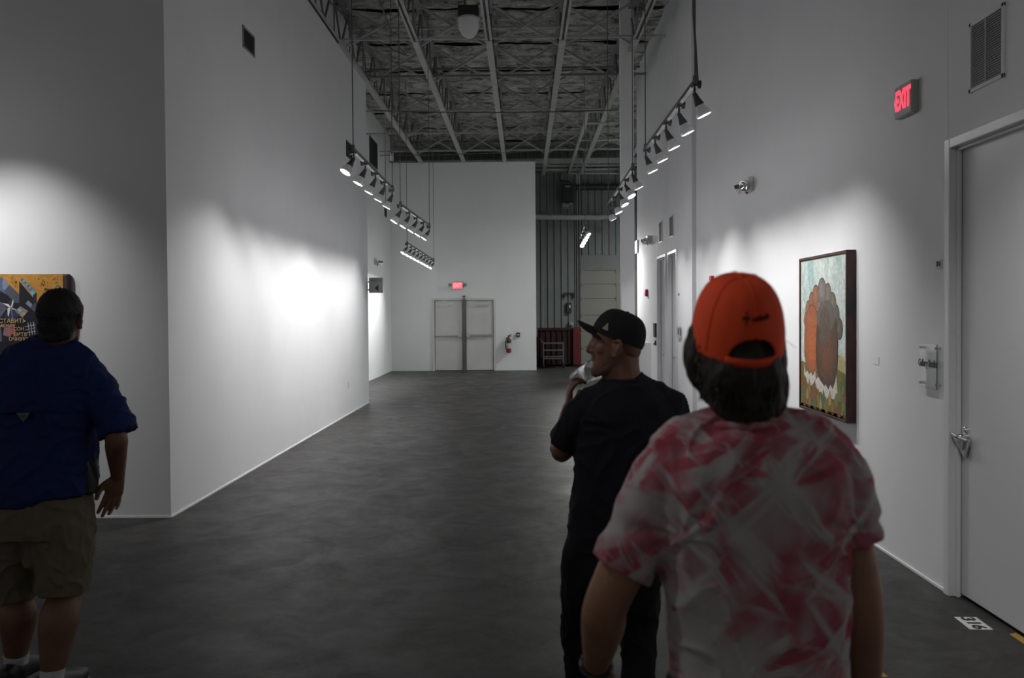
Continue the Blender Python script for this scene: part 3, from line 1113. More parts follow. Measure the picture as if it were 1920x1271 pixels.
q = onx(1762, 494.5, XR)
r = thing('wall_sensor', q, 'tiny wall plate with two black marks above the acrylic sign', 'wall plate')
mb = MB(); mb.box((XR - 0.008, q.y - 0.028, q.z - 0.024), (XR, q.y + 0.028, q.z + 0.024))
mk('plate', mb, M['vent_w'], r)
mb = MB(); mb.box((XR - 0.012, q.y + 0.008, q.z - 0.016), (XR - 0.008, q.y + 0.018, q.z + 0.016)); mb.box((XR - 0.012, q.y - 0.02, q.z - 0.014), (XR - 0.008, q.y - 0.002, q.z + 0.014))
mk('contact', mb, M['dark'], r)
q = onx(1643, 676, XR)
mb = MB(); mb.box((XR - 0.003, q.y - 0.045, q.z - 0.028), (XR, q.y + 0.045, q.z + 0.028))
tag(mk('artwork_label', mb, M['white'], loc=q), 'small white card on the wall right of the framed painting', 'label card')
q = onx(1273.5, 552, XR2)
mb = MB(); mb.lathe((XR2, q.y, q.z), (-1, 0, 0), [(0, 0.02), (0.015, 0.02), (0.017, 0.01)], 12)
tag(mk('door_buzzer', mb, M['grey'], loc=q), 'tiny round button on the wall right of the far right doors', 'button')
q = onx(653.5, 722, XL)
mb = MB(); mb.box((XL, q.y - 0.04, q.z - 0.06), (XL + 0.006, q.y + 0.04, q.z + 0.06)); mb.cbox((XL + 0.007, q.y, q.z + 0.02), (0.004, 0.03, 0.03)); mb.cbox((XL + 0.007, q.y, q.z - 0.025), (0.004, 0.03, 0.03))
tag(mk('wall_outlet', mb, M['white'], loc=q, bevel=0.001), 'white power outlet low on the left wall near its far end', 'outlet')

# arrow sign at the far end of the left wall
p, q = at(693, 520.5, YE - 0.02), at(718, 549, YE - 0.02)
r = thing('direction_sign', (p.x, YE - 0.02, q.z), 'grey flag sign with a left arrow at the far end of the left wall', 'sign')
mb = MB(); mb.box((p.x - 0.01, YE - 0.03, q.z), (q.x, YE - 0.018, p.z))
M['sgl'] = mat('grey_sign_lettering', (0.12, 0.12, 0.12), 0.5)
M['signgrey'] = mat('grey_sign_plate', (0.33, 0.33, 0.33), 0.5)
mk('plate', mb, M['signgrey'], r, bevel=0.002)
mb = MB()
a, b = at(702.5, 540, YE - 0.04), at(709.5, 533, YE - 0.04)
mb.prism([(a.x, YE - 0.034, a.z), (b.x, YE - 0.034, b.z), (b.x, YE - 0.034, 2 * a.z - b.z)], (0, 0.003, 0))
mk('arrow', mb, M['black'], r)
mk('lettering', text_mb('305-313', 0.075, ((p.x + q.x) / 2 + 0.005, YE - 0.033, at(706, 526.5, YE).z), (1, 0, 0), (0, 0, 1), 0.003, sx=0.8), M['sgl'], r)
mb = MB()
for zz in (p.z - 0.08, q.z + 0.06):
    mb.box((p.x - 0.03, YE - 0.035, zz - 0.012), (p.x + 0.01, YE - 0.01, zz + 0.012))
mk('bracket', mb, M['grey'], r)

# fire extinguisher and alarm box on the far wall
p = at(954, 646, YF)
r = thing('fire_extinguisher', (p.x, YF - 0.09, at(954, 662, YF).z), 'red fire extinguisher hung on the far wall right of the double doors', 'fire extinguisher')
zb = at(954, 661, YF).z
mb = MB()
mb.lathe((p.x, YF - 0.09, zb), (0, 0, 1), [(0, 0.06), (0.01, 0.07), (0.12, 0.072), (0.26, 0.072), (0.36, 0.072), (0.41, 0.05), (0.43, 0.025), (0.47, 0.022)], 20)
cyl_ = mk('cylinder', mb, mat('extinguisher_red', (0.22, 0.008, 0.015), 0.4), r, smooth=True)
mb = MB()
mb.lathe((p.x, YF - 0.09, zb + 0.13), (0, 0, 1), [(0, 0.0735), (0.15, 0.0735)], 20)
M['lbl'] = mat('extinguisher_label', (0.45, 0.44, 0.42), 0.5)
mk('label_band', mb, M['lbl'], cyl_)
mb = MB()
mb.lathe((p.x, YF - 0.09, zb + 0.285), (0, 0, 1), [(0, 0.0735), (0.085, 0.0735), (0.13, 0.052)], 20)
M['olive'] = mat('dark_olive_band', (0.05, 0.05, 0.025), 0.5)
mk('shoulder_band', mb, M['olive'], cyl_)
mb = MB()
mb.bar((p.x - 0.02, YF - 0.09, zb + 0.47), (p.x + 0.08, YF - 0.12, zb + 0.50), 0.025); mb.bar((p.x - 0.02, YF - 0.09, zb + 0.49), (p.x + 0.07, YF - 0.12, zb + 0.54), 0.02)
mk('valve_handle', mb, M['dark'], r)
mb = MB(); mb.wire([(p.x - 0.02, YF - 0.1, zb + 0.46), (p.x - 0.07, YF - 0.1, zb + 0.42), (p.x - 0.10, YF - 0.1, zb + 0.33), (p.x - 0.09, YF - 0.1, zb + 0.2), (p.x - 0.075, YF - 0.1, zb + 0.1)], 0.014, 8)
mk('hose', mb, M['black'], r)
p = at(971.5, 627.5, YF)
r = thing('alarm_pull_station', (p.x, YF, p.z - 0.06), 'small dark red pull station right of the fire extinguisher', 'fire alarm')
mb = MB(); mb.cbox((p.x, YF - 0.025, p.z), (0.10, 0.05, 0.13))
mk('case', mb, mat('dark_red_case', (0.09, 0.01, 0.015), 0.5), r, bevel=0.005)
mb = MB(); mb.cbox((p.x, YF - 0.052, p.z), (0.05, 0.01, 0.035))
mk('pull_handle', mb, M['white'], r)

# things around the loading bay
p = at(1047, 688, 24.6)
RB0, RB1 = at(1009, 650, 24.7).x, at(1089.5, 650, 24.7).x
zt = at(1050, 615, 24.7).z
r = thing('waste_container', ((RB0 + RB1) / 2, 24.7, 0), 'dark red waist-high steel container at the back beside the loading door', 'container')
mb = MB()
mb.box((RB0, 24.75, 0.06), (RB1 - 0.06, 25.3, zt))
for k in range(7):
    x = RB0 + 0.1 + k * (RB1 - RB0 - 0.3) / 6
    mb.box((x - 0.025, 24.71, 0.1), (x + 0.025, 24.75, zt - 0.05))
mb.box((RB0, 24.69, zt - 0.07), (RB1 - 0.02, 24.75, zt + 0.01))
mk('body', mb, mat('dark_red_steel', (0.028, 0.0025, 0.004), 0.8, var=0.3, vscale=2), r)
mb = MB(); mb.box((RB1 - 0.26, 24.62, 0.05), (RB1, 25.3, zt + 0.0))
mk('end_panel', mb, mat('red_steel_panel', (0.10, 0.004, 0.009), 0.7, var=0.2, vscale=2), r, bevel=0.02)
mb = MB()
for x in (RB0 + 0.15, RB1 - 0.2):
    mb.cbox((x, 25.0, 0.03), (0.15, 0.5, 0.06))
mk('skid', mb, M['black'], r)

c0, c1 = at(1018, 650, 24.1).x, at(1057, 650, 24.1).x
zc = at(1040, 643, 24.1).z
M['cartm'] = mat('dull_cart_metal', (0.085, 0.085, 0.09), 0.5)
r = thing('utility_cart', ((c0 + c1) / 2, 24.1, 0), 'grey metal shelf cart on casters in front of the dark red container', 'cart')
for z in (0.30, 0.30 + (zc - 0.3) * 0.12, 0.30 + (zc - 0.3) * 0.55, zc):
    mb = MB(); mb.box((c0, 23.9, z - 0.015), (c1, 24.35, z + 0.012)); mb.box((c0, 23.89, z - 0.02), (c1, 23.90, z + 0.02))
    mk('shelf', mb, M['cartm'], r)
for x in (c0 + 0.015, c1 - 0.015):
    for y in (23.9, 24.35):
        mb = MB(); mb.bar((x, y, 0.14), (x, y, zc + 0.02), 0.03)
        mk('post', mb, M['cartm'], r)
        mb = MB(); mb.lathe((x - 0.02, y, 0.07), (1, 0, 0), [(0, 0.06), (0.005, 0.07), (0.035, 0.07), (0.04, 0.06)], 14)
        mb.cbox((x, y, 0.12), (0.02, 0.05, 0.05))
        mk('caster', mb, M['black'], r)
mb = MB(); mb.wire([(c0, 23.85, zc), (c0 - 0.08, 23.85, zc + 0.12), (c0 - 0.08, 24.3, zc + 0.12), (c0, 24.3, zc)], 0.014, 8)
mk('push_handle', mb, M['cartm'], r)

# duct pipe and door hardware above
p, q = at(1005, 407, 25.0), at(1175, 407, 25.0)
mb = MB()
mb.wire([p - Vector((1, 0, 0)), p, at(1120, 408, 25.0), at(1150, 406, 24.8), at(1175, 400, 24.4)], 0.085, 16)
tag(mk('heater_pipe', mb, M['steel'], loc=p, smooth=True), 'long pale horizontal pipe across the metal siding of the loading bay', 'pipe')
mb = MB(); mb.lathe(at(1080, 351, 25.2), (1, 0, 0), [(0, 0.085), (0.1, 0.10), (3, 0.10)], 16)
tag(mk('door_spring_barrel', mb, M['dark'], loc=at(1080, 351, 25.2), smooth=True), 'dark round barrel of the overhead door, above the loading door', 'door spring')
p = at(1064, 363, 25.2)
r = thing('door_motor', p, 'dark square door motor box high on the metal siding', 'motor')
mb = MB(); mb.cbox(p, (0.36, 0.3, 0.56))
mk('housing', mb, M['black'], r, bevel=0.01)
mb = MB(); mb.cbox(p + Vector((0, -0.155, 0.2)), (0.16, 0.01, 0.04))
mk('name_plate', mb, M['grey'], r)
mb = MB(); mb.cbox(p + Vector((-0.02, 0.05, -0.38)), (0.12, 0.1, 0.1)); mb.cbox(p + Vector((0.1, 0.05, -0.33)), (0.08, 0.1, 0.08)); mb.cbox(p + Vector((-0.12, 0.05, -0.36)), (0.07, 0.1, 0.14)); mb.cbox(p + Vector((0, 0.1, -0.46)), (0.32, 0.1, 0.02))
mk('junction_box', mb, M['grey'], r)
mb = MB(); mb.wire([at(1047, 322, 25.3), at(1049, 338, 25.3), at(1068, 341, 25.2), at(1071, 347, 25.2)], 0.018, 6)
mk('power_cable', mb, M['black'], r)
for nm, cat, px, py, sx, sz_, mm, lb in (
        ('wall_bracket', 'bracket', 1067.5, 554, 18, 9, 'dark', 'dark metal bracket on the siding left of the loading door'),
        ('wall_telephone', 'telephone', 1067, 577, 9, 19, 'black', 'black wall box with a pale receiver left of the loading door'),
        ('junction_box', 'box', 1071, 607, 8, 7, 'grey', 'small grey junction box just above the red container')):
    p = at(px, py, YM - 0.08)
    k_ = 1 / 57.8
    r = thing(nm, p, lb, cat)
    mb = MB()
    if nm == 'wall_bracket':
        mb.cbox(p + Vector((0, 0, sz_ * k_ / 2)), (sx * k_, 0.08, 0.03)); mb.cbox(p + Vector((-sx * k_ / 2, 0, 0)), (0.04, 0.08, sz_ * k_)); mb.cbox(p + Vector((sx * k_ / 2, 0, 0)), (0.04, 0.08, sz_ * k_))
        mk('frame', mb, M[mm], r)
    else:
        mb.cbox(p, (sx * k_, 0.1, sz_ * k_))
        mk('case', mb, M[mm], r, bevel=0.008)
        mb = MB(); mb.cbox(p + Vector((0.02, -0.06, 0.04 if nm != 'junction_box' else 0)), (0.05, 0.03, 0.1 if nm != 'junction_box' else 0.05))
        mk('cover', mb, M['lgrey'], r)

# white plinth behind the man in black
p = at(1221, 642, 11.9)
mb = MB(); mb.box((p.x - 0.46, 11.9, 0), (p.x, 12.35, p.z))
tag(mk('display_plinth', mb, M['wall'], loc=(p.x - 0.23, 12.1, 0), bevel=0.004), 'plain white display plinth behind the man in the black cap', 'plinth')

# floor tag 316 and scraps of yellow tape
pa, pb, pc, pd = onfloor(1790, 1158), onfloor(1829, 1156.5), onfloor(1861, 1180), onfloor(1820, 1181)
cen = (pa + pb + pc + pd) / 4
r = thing('floor_number_tag', (cen.x, cen.y, 0), 'white floor sticker with the number 316 in front of the right door', 'floor sticker')
dy = ((pa + pb) / 2 - (pc + pd) / 2); L_ = dy.length; dyn = dy.normalized(); dxn = (pb - pa).normalized(); W_ = ((pb - pa).length + (pc - pd).length) / 2
dxn = Vector((-dyn.y, dyn.x, 0)); dxn = dxn if dxn.x > 0 else -dxn
mb = MB()
c = [cen - dxn * W_ / 2 - dyn * L_ / 2, cen + dxn * W_ / 2 - dyn * L_ / 2, cen + dxn * W_ / 2 + dyn * L_ / 2, cen - dxn * W_ / 2 + dyn * L_ / 2]
mb.prism([(v.x, v.y, 0.0005) for v in c], (0, 0, 0.0015))
mk('sticker', mb, M['white'], r)
mk('lettering', text_mb('316', W_ * 0.80, (cen.x, cen.y, 0.003), -dyn, dxn, 0.001, bold=0.003, sx=1.15), M['black'], r)
M['tape'] = mat('yellow_tape', (0.45, 0.30, 0.05), 0.6)
for (px, py, a, b, lb) in ((1568, 1186, 0.05, 0.02, 'yellow tape scrap on the floor behind the tie-dye shirt, upper one'), (1573, 1210, 0.055, 0.025, 'yellow tape scrap on the floor behind the tie-dye shirt, lower one'),
                       (1652, 1266, 0.05, 0.02, 'yellow tape scrap on the floor at the right man\'s elbow, bottom edge'), (1918, 1200, 0.05, 0.09, 'yellow tape scrap on the floor at the right edge by the door')):
    q = onfloor(px, py)
    mb = MB(); mb.prism([(q.x - a / 2, q.y - b, 0.0008), (q.x + a / 2, q.y - b * 0.7, 0.0008), (q.x + a * 0.4, q.y + b, 0.0008), (q.x - a / 2, q.y + b * 0.8, 0.0008)], (0, 0, 0.001))
    tag(mk('floor_tape', mb, M['tape'], loc=(q.x, q.y, 0)), lb, 'tape')


# ------------------------------------------------------------------ paintings
class Pic(MB):
    "flat painted shapes in thin layers on a canvas"
    def __init__(self, fn, nrm):
        super().__init__()
        self.fn, self.nrm, self.k = fn, Vector(nrm), 0

    def poly(self, pts, col):
        self.k += 1
        P = [self.fn(*p) + self.nrm * (0.00002 * self.k) for p in pts]
        self.add(P, [tuple(range(len(P)))], col)

    def ell(self, cx, cy, rx, ry, col, rot=0, n=22, a0=0, a1=2 * PI):
        pts = []
        for i in range(n):
            a = a0 + (a1 - a0) * i / (n - 1 if a1 - a0 < 6.2 else n)
            x, y = rx * math.cos(a), ry * math.sin(a)
            pts.append((cx + x * math.cos(rot) - y * math.sin(rot), cy + x * math.sin(rot) + y * math.cos(rot)))
        self.poly(pts, col)


# framed painting on the right wall, u along the wall (0 far, 1 near), v upward
XP = XR - 0.075
yA, yB = onx(1498, 640, XP).y, onx(1587, 640, XP).y
zT, zB = onx(1587, 468, XP).z, onx(1587, 794, XP).z
r = thing('framed_painting', (XR, (yA + yB) / 2, zB), 'tall dark-framed painting of brown rounded forms over green leaves on the right wall', 'painting')
mb = MB(); fw = 0.022
mb.box((XP, yB, zB), (XR, yB + fw, zT)); mb.box((XP, yA - fw, zB), (XR, yA, zT)); mb.box((XP, yB + fw, zB), (XR, yA - fw, zB + fw)); mb.box((XP, yB + fw, zT - fw), (XR, yA - fw, zT))
mk('frame', mb, mat('stained_wood_frame', (0.10, 0.022, 0.014), 0.45, col2=(0.012, 0.006, 0.006), vscale=9, stretch=(1, 1, 0.35)), r, bevel=0.004)
u0, u1, v0, v1 = yA - fw, yB + fw, zB + fw, zT - fw
fnR = lambda u, v: Vector((XP + 0.012, u0 + (u1 - u0) * u, v0 + (v1 - v0) * v))
pc_ = Pic(fnR, (-1, 0, 0))
random.seed(3)
sky = [(0.42, 0.55, 0.52), (0.50, 0.60, 0.56), (0.60, 0.66, 0.62), (0.66, 0.70, 0.66), (0.55, 0.62, 0.60), (0.36, 0.52, 0.51)]
pc_.poly([(0, 0), (1, 0), (1, 1), (0, 1)], (0.56, 0.64, 0.60))
for i in range(70):
    u, v = random.uniform(0.03, 0.97), random.uniform(0.3, 0.97)
    c = random.choice(sky if u > 0.35 else sky[:3] + [sky[5]])
    w_, h_ = random.uniform(0.02, 0.07), random.uniform(0.05, 0.13)
    u = min(max(u, w_), 1 - w_); v = min(v, 1 - h_)
    pc_.ell(u, v, w_, h_, c, random.uniform(-0.15, 0.15) * 0.5)
for i in range(14):
    pc_.ell(random.uniform(0.72, 0.93), random.uniform(0.25, 0.34), 0.06, 0.05, random.choice([(0.50, 0.42, 0.18), (0.42, 0.36, 0.16), (0.55, 0.30, 0.12)]))
pc_.poly([(0, 0), (1, 0), (1, 0.27), (0.8, 0.30), (0.5, 0.24), (0.2, 0.30), (0, 0.31)], (0.16, 0.15, 0.045))
# clasped rounded forms
pc_.ell(0.27, 0.58, 0.15, 0.13, (0.20, 0.075, 0.04)); pc_.ell(0.62, 0.62, 0.21, 0.15, (0.09, 0.075, 0.06))
skinL, skinR = (0.33, 0.09, 0.035), (0.10, 0.065, 0.045)
for (u, v, a, b, ro, c) in ((0.13, 0.60, 0.055, 0.045, 0.5, (0.32, 0.11, 0.06)), (0.18, 0.665, 0.06, 0.055, 0.3, (0.30, 0.12, 0.07)), (0.26, 0.71, 0.06, 0.065, 0.2, (0.24, 0.11, 0.06)),
                            (0.36, 0.745, 0.075, 0.075, 0, (0.27, 0.12, 0.07)), (0.86, 0.545, 0.06, 0.06, -0.2, (0.12, 0.10, 0.08)), (0.79, 0.63, 0.065, 0.06, -0.2, (0.12, 0.105, 0.085)),
                            (0.72, 0.70, 0.07, 0.065, -0.2, (0.16, 0.15, 0.10)), (0.62, 0.755, 0.075, 0.07, -0.1, (0.17, 0.15, 0.13)), (0.50, 0.78, 0.085, 0.08, 0, (0.19, 0.17, 0.155))):
    pc_.ell(u, v, a * 1.12, b * 1.12, tuple(x * 0.55 for x in c), ro)
    pc_.ell(u, v, a, b, c, ro)
    pc_.ell(u - 0.01, v + 0.01, a * 0.5, b * 0.6, tuple(min(1, x * 1.25) for x in c), ro)
def blob(cx, w_, top, bot, col, hi, hv):
    P = []
    for i in range(40):
        a = 2 * PI * i / 40
        x = cx + w_ * math.cos(a) * (1 - 0.12 * math.sin(a))
        y = (top + bot) / 2 + (top - bot) / 2 * math.copysign(abs(math.sin(a)) ** 0.8, math.sin(a))
        P.append((x, y))
    pc_.poly(P, tuple(c * 0.6 for c in col))
    for s in range(7):
        t = (s + 1) / 7
        cc = tuple(a + (b - a) * t for a, b in zip(col, hi))
        pc_.poly([(cx + (x - cx) * (0.96 - 0.10 * s), hv + (y - hv) * (0.97 - 0.11 * s)) for x, y in P], cc)
blob(0.27, 0.185, 0.70, 0.235, (0.30, 0.10, 0.05), (0.46, 0.13, 0.035), 0.36)
blob(0.60, 0.235, 0.72, 0.16, (0.075, 0.05, 0.04), (0.17, 0.075, 0.035), 0.34)
pc_.ell(0.58, 0.62, 0.20, 0.10, (0.13, 0.115, 0.10)); pc_.ell(0.56, 0.55, 0.12, 0.14, (0.12, 0.085, 0.065))
# zigzag white cuffs
zz = [(0.09, 0.30), (0.12, 0.235), (0.17, 0.25), (0.2, 0.225), (0.25, 0.245), (0.29, 0.22), (0.35, 0.26), (0.36, 0.20), (0.42, 0.225), (0.46, 0.205), (0.50, 0.19), (0.55, 0.17), (0.58, 0.185), (0.64, 0.155),
      (0.68, 0.19), (0.73, 0.165), (0.78, 0.21), (0.80, 0.26)]
lo_ = [(0.83, 0.15), (0.76, 0.105), (0.68, 0.10), (0.66, 0.13), (0.61, 0.085), (0.54, 0.085), (0.49, 0.13), (0.43, 0.125), (0.37, 0.14), (0.32, 0.18), (0.26, 0.155), (0.18, 0.155), (0.13, 0.20), (0.08, 0.22)]
pc_.poly(zz + lo_, (0.60, 0.56, 0.50))
# overlapping leaves below
grn = [(0.12, 0.15, 0.06), (0.20, 0.19, 0.06), (0.10, 0.16, 0.10), (0.26, 0.20, 0.07), (0.17, 0.12, 0.04), (0.22, 0.10, 0.04)]
for row in range(5):
    v = 0.20 - row * 0.045
    for i in range(8):
        u = 0.02 + i * 0.13 + (row % 2) * 0.065 + random.uniform(-0.015, 0.015)
        if (row == 0 and 0.05 < u < 0.85) or (row == 1 and 0.40 < u < 0.80):
            continue
        c = random.choice(grn)
        b_ = max(0.0, v - 0.09)
        P = [(u, v + 0.045), (u + 0.028, v), (u + 0.07, v - 0.02), (u + 0.06, b_ + 0.02), (u, b_), (u - 0.06, b_ + 0.02), (u - 0.07, v - 0.02), (u - 0.028, v)]
        P = [(min(max(a, 0), 1), max(b, 0)) for a, b in P]
        pc_.poly(P, tuple(x * 0.5 for x in c))
        pc_.poly([(min(max(u + (a - u) * 0.82, 0), 1), max(0, b)) for a, b in P], c)
        if i % 2:
            pc_.poly([(min(max(u + (a - u) * 0.35, 0), 1), max(0, b * 0.98)) for a, b in P], tuple(min(1, x * 1.6) for x in c))
o = mk('canvas', pc_, M['paint'], r)
mb = MB(); mb.box((XP + 0.013, u1, v0), (XP + 0.04, u0, v1))
mk('stretcher_board', mb, M['dark'], r)

# abstract painting on the front of the left wall block, traced shapes in photo pixels (x, y)
YP = YB - 0.06
pr_, pt_ = at(117, 514, YP), at(60, 514, YP)
zbot = at(60, 800, YP).z
XPL = pr_.x - 1.55
r = thing('abstract_painting', ((pr_.x + XPL) / 2, YB, zbot), 'ochre and dark blue abstract painting with lettering behind the man in blue', 'painting')
mb = MB()
mb.box((XPL, YP + 0.002, zbot), (pr_.x + 0.045, YB - 0.004, pt_.z))
mk('stretcher', mb, mat('painting_edge', (0.05, 0.02, 0.02), 0.6), r, bevel=0.012)
fnL = lambda x, y: at(x, y, YP)
pc_ = Pic(fnL, (0, -1, 0))
xl_ = -523.0
och = (0.56, 0.27, 0.045)
pc_.poly([(xl_, 514), (118, 514), (118, 800), (xl_, 800)], och)
dk, sl, nv, bl_ = (0.012, 0.013, 0.022), (0.075, 0.085, 0.12), (0.03, 0.04, 0.12), (0.22, 0.27, 0.42)
pc_.poly([(xl_, 560), (-20, 540), (0, 538), (36, 562), (69, 575), (90, 580), (118, 600), (118, 800), (xl_, 800)], dk)
pc_.poly([(-60, 520), (5, 520), (20, 548), (20, 556), (-10, 540), (-60, 560)], (0.12, 0.15, 0.26))
pc_.poly([(5, 520), (18, 534), (8, 544), (4, 540)], bl_)
pc_.poly([(18, 534), (40, 555), (36, 568), (28, 568), (8, 546)], (0.09, 0.095, 0.13))
pc_.poly([(36, 527), (36, 565), (69, 600), (69, 566)], dk)
pc_.poly([(37, 525), (43, 521), (68, 547), (62, 554)], (0.18, 0.26, 0.36))
for i in range(9):
    a, b = 40 + i * 2.9, 524 + i * 3.0
    pc_.poly([(a, b), (a + 1.6, b - 1.5), (a + 3.0, b), (a + 1.4, b + 1.7)], (0.35, 0.40, 0.45) if i % 2 else (0.05, 0.07, 0.10))
pc_.poly([(56, 548), (61, 543), (66, 549), (61, 553)], (0.12, 0.55, 0.62))
pc_.poly([(69, 547), (69, 576), (62, 568), (62, 554)], (0.02, 0.02, 0.05))
pc_.poly([(101, 543), (107, 534), (114, 538), (118, 545), (118, 560), (101, 552)], (0.03, 0.03, 0.05))
pc_.poly([(102, 541), (107, 535), (111, 537), (109, 546), (106, 548)], (0.18, 0.25, 0.35))
pc_.poly([(48, 569), (53, 563), (61, 571), (57, 577)], (0.25, 0.28, 0.38)); pc_.poly([(57, 577), (66, 567), (70, 572), (70, 586), (63, 583)], sl)
pc_.poly([(-60, 560), (2, 566), (13, 578), (0, 596), (-60, 590)], (0.11, 0.12, 0.17))
pc_.poly([(28, 583), (38, 574), (53, 583), (42, 596)], (0.36, 0.22, 0.19)); pc_.poly([(33, 580), (38, 578), (41, 583), (37, 586)], (0.15, 0.60, 0.60)); pc_.poly([(38, 587), (46, 584), (49, 588), (42, 594)], (0.40, 0.36, 0.30))
pc_.poly([(18, 565), (24, 560), (28, 585), (38, 590), (22, 600), (8, 594), (14, 583)], nv)
st = (0.78, 0.76, 0.70)
for P in ([(24.5, 560), (25.5, 566), (22.5, 577), (20.5, 575)], [(4, 568), (16, 570), (20.5, 576), (18, 577)], [(14, 578), (20, 577), (16, 594), (14.5, 590)], [(22, 577), (31, 580.5), (29, 581.5), (23, 579)]):
    pc_.poly(P, st)
pc_.poly([(21, 577), (22, 577), (27, 632), (26, 632)], (0.40, 0.36, 0.30))
for i in range(16):
    random.seed(50 + i)
    cx, cy = random.uniform(20, 110), random.uniform(519, 538)
    if 34 < cx < 70 and cy > 520:
        cx += 42
    pc_.ell(cx, cy, random.uniform(0.6, 1.6), random.uniform(0.4, 1.3), (0.09, 0.04, 0.02), n=7)
for P in ([(81, 522), (84, 533), (83, 533)], [(81, 522), (77, 534), (78.5, 534)], [(77, 534), (84, 533), (82, 536)], [(84, 540), (95, 542), (84, 545)], [(84, 541), (79, 556), (81, 556)], [(28, 527), (32, 527), (30, 535)], [(22, 520), (23, 520), (23, 528)]):
    pc_.poly(P, (0.08, 0.035, 0.015))
pc_.poly([(8, 612), (20, 608), (26, 622), (18, 632), (6, 628)], (0.30, 0.16, 0.16)); pc_.poly([(18, 615), (28, 612), (29, 624), (20, 627)], (0.42, 0.10, 0.10)); pc_.poly([(-60, 610), (2, 612), (4, 640), (-60, 640)], (0.12, 0.12, 0.15))
for (a, b, c_) in ((52, 605, (0.55, 0.6, 0.6)), (57, 604, (0.6, 0.4, 0.35)), (62, 603, (0.5, 0.55, 0.62))):
    pc_.poly([(a, b), (a + 1.2, b), (a + 4.5, b + 24), (a + 3.3, b + 24)], c_)
for k in range(3):
    pc_.poly([(47, 612 + k * 6), (67, 608 + k * 6), (67, 609.3 + k * 6), (47, 613.3 + k * 6)], (0.40, 0.18, 0.22) if k % 2 else (0.35, 0.42, 0.55))
mk('canvas', pc_, M['paint'], r)
gold = mat('gold_lettering', (0.50, 0.34, 0.16), 0.6)
for (wd, px, py, sz) in (('ОСТАВИТЬ', 20, 602, 0.048), ('МЕЖДУ', 14, 611, 0.036), ('СОН', 36, 617, 0.040), ('ВИТЬ', 39, 627, 0.042), ('ОЧНУЮ', 35, 636, 0.042)):
    mk('lettering', text_mb(wd, sz, at(px, py, YP) + Vector((0, -0.005, 0)), (1, 0, 0), (0, 0, 1), 0.001, bold=0.0006), gold, r)
# ================================================================== PEOPLE
def catmull(P, sub):
    out = []
    n = len(P)
    for i in range(n - 1):
        p0, p1, p2, p3 = P[max(i - 1, 0)], P[i], P[i + 1], P[min(i + 2, n - 1)]
        for k in range(sub):
            t = k / sub
            out.append(0.5 * ((2 * p1) + (-p0 + p2) * t + (2 * p0 - 5 * p1 + 4 * p2 - p3) * t * t + (-p0 + 3 * p1 - 3 * p2 + p3) * t ** 3))
    out.append(P[-1])
    return out


def tube(mb, pts, rads, ref=(0, 1, 0), seg=20, sub=5, flat0=False, flat1=False, ex=2.0):
    """soft limb along pts; radius r or (a, b): b is measured along ref, a across it"""
    P = [Vector(p) for p in pts]
    Rr = [Vector((r, r, 0)) if not isinstance(r, (tuple, list)) else Vector((r[0], r[1], 0)) for r in rads]
    P, Rr = catmull(P, sub), catmull(Rr, sub)
    ref = Vector(ref)
    rings = []

    def ring(c, d, ra, rb, s):
        b = (ref - d * ref.dot(d))
        if b.length < 0.05:
            b = Vector((1, 0, 0)) - d * d.x
        b.normalize()
        a = d.cross(b).normalized()
        R_ = []
        for k in range(seg):
            t = 2 * PI * k / seg
            ca, sa = math.cos(t), math.sin(t)
            if ex != 2.0:
                ca = math.copysign(abs(ca) ** (2 / ex), ca)
                sa = math.copysign(abs(sa) ** (2 / ex), sa)
            R_.append(c + a * (ca * ra * s) + b * (sa * rb * s))
        return R_
    dirs = []
    for i in range(len(P)):
        d = P[min(i + 1, len(P) - 1)] - P[max(i - 1, 0)]
        dirs.append(d.normalized())
    if not flat0:
        m_ = min(Rr[0].x, Rr[0].y)
        for t in (85, 65, 45, 22):
            a = math.radians(t)
            rings.append(ring(P[0] - dirs[0] * m_ * math.sin(a), dirs[0], Rr[0].x, Rr[0].y, math.cos(a)))
    for i in range(len(P)):
        rings.append(ring(P[i], dirs[i], Rr[i].x, Rr[i].y, 1))
    if not flat1:
        m_ = min(Rr[-1].x, Rr[-1].y)
        for t in (22, 45, 65, 85):
            a = math.radians(t)
            rings.append(ring(P[-1] + dirs[-1] * m_ * math.sin(a), dirs[-1], Rr[-1].x, Rr[-1].y, math.cos(a)))
    vs = [v for r_ in rings for v in r_]
    fs = []
    n = len(rings)
    for i in range(n - 1):
        for k in range(seg):
            k2 = (k + 1) % seg
            fs.append((i * seg + k, i * seg + k2, (i + 1) * seg + k2, (i + 1) * seg + k))
    fs.append(tuple(reversed(range(seg))))
    fs.append(tuple(range((n - 1) * seg, n * seg)))
    mb.add(vs, fs)


def ball(mb, c, r, Mx=None, seg=20, rings=12):
    rx, ry, rz = (r, r, r) if not isinstance(r, (tuple, list)) else r
    c = Vector(c)
    vs, fs = [], []
    for i in range(1, rings):
        a = PI * i / rings
        for k in range(seg):
            t = 2 * PI * k / seg
            v = Vector((rx * math.sin(a) * math.cos(t), ry * math.sin(a) * math.sin(t), rz * math.cos(a)))
            vs.append(c + (Mx @ v if Mx else v))
    for i in range(rings - 2):
        for k in range(seg):
            k2 = (k + 1) % seg
            fs.append((i * seg + k, (i + 1) * seg + k, (i + 1) * seg + k2, i * seg + k2))
    fs.append(tuple(range(seg)))
    fs.append(tuple(reversed(range((rings - 2) * seg, (rings - 1) * seg))))
    mb.add(vs, fs)


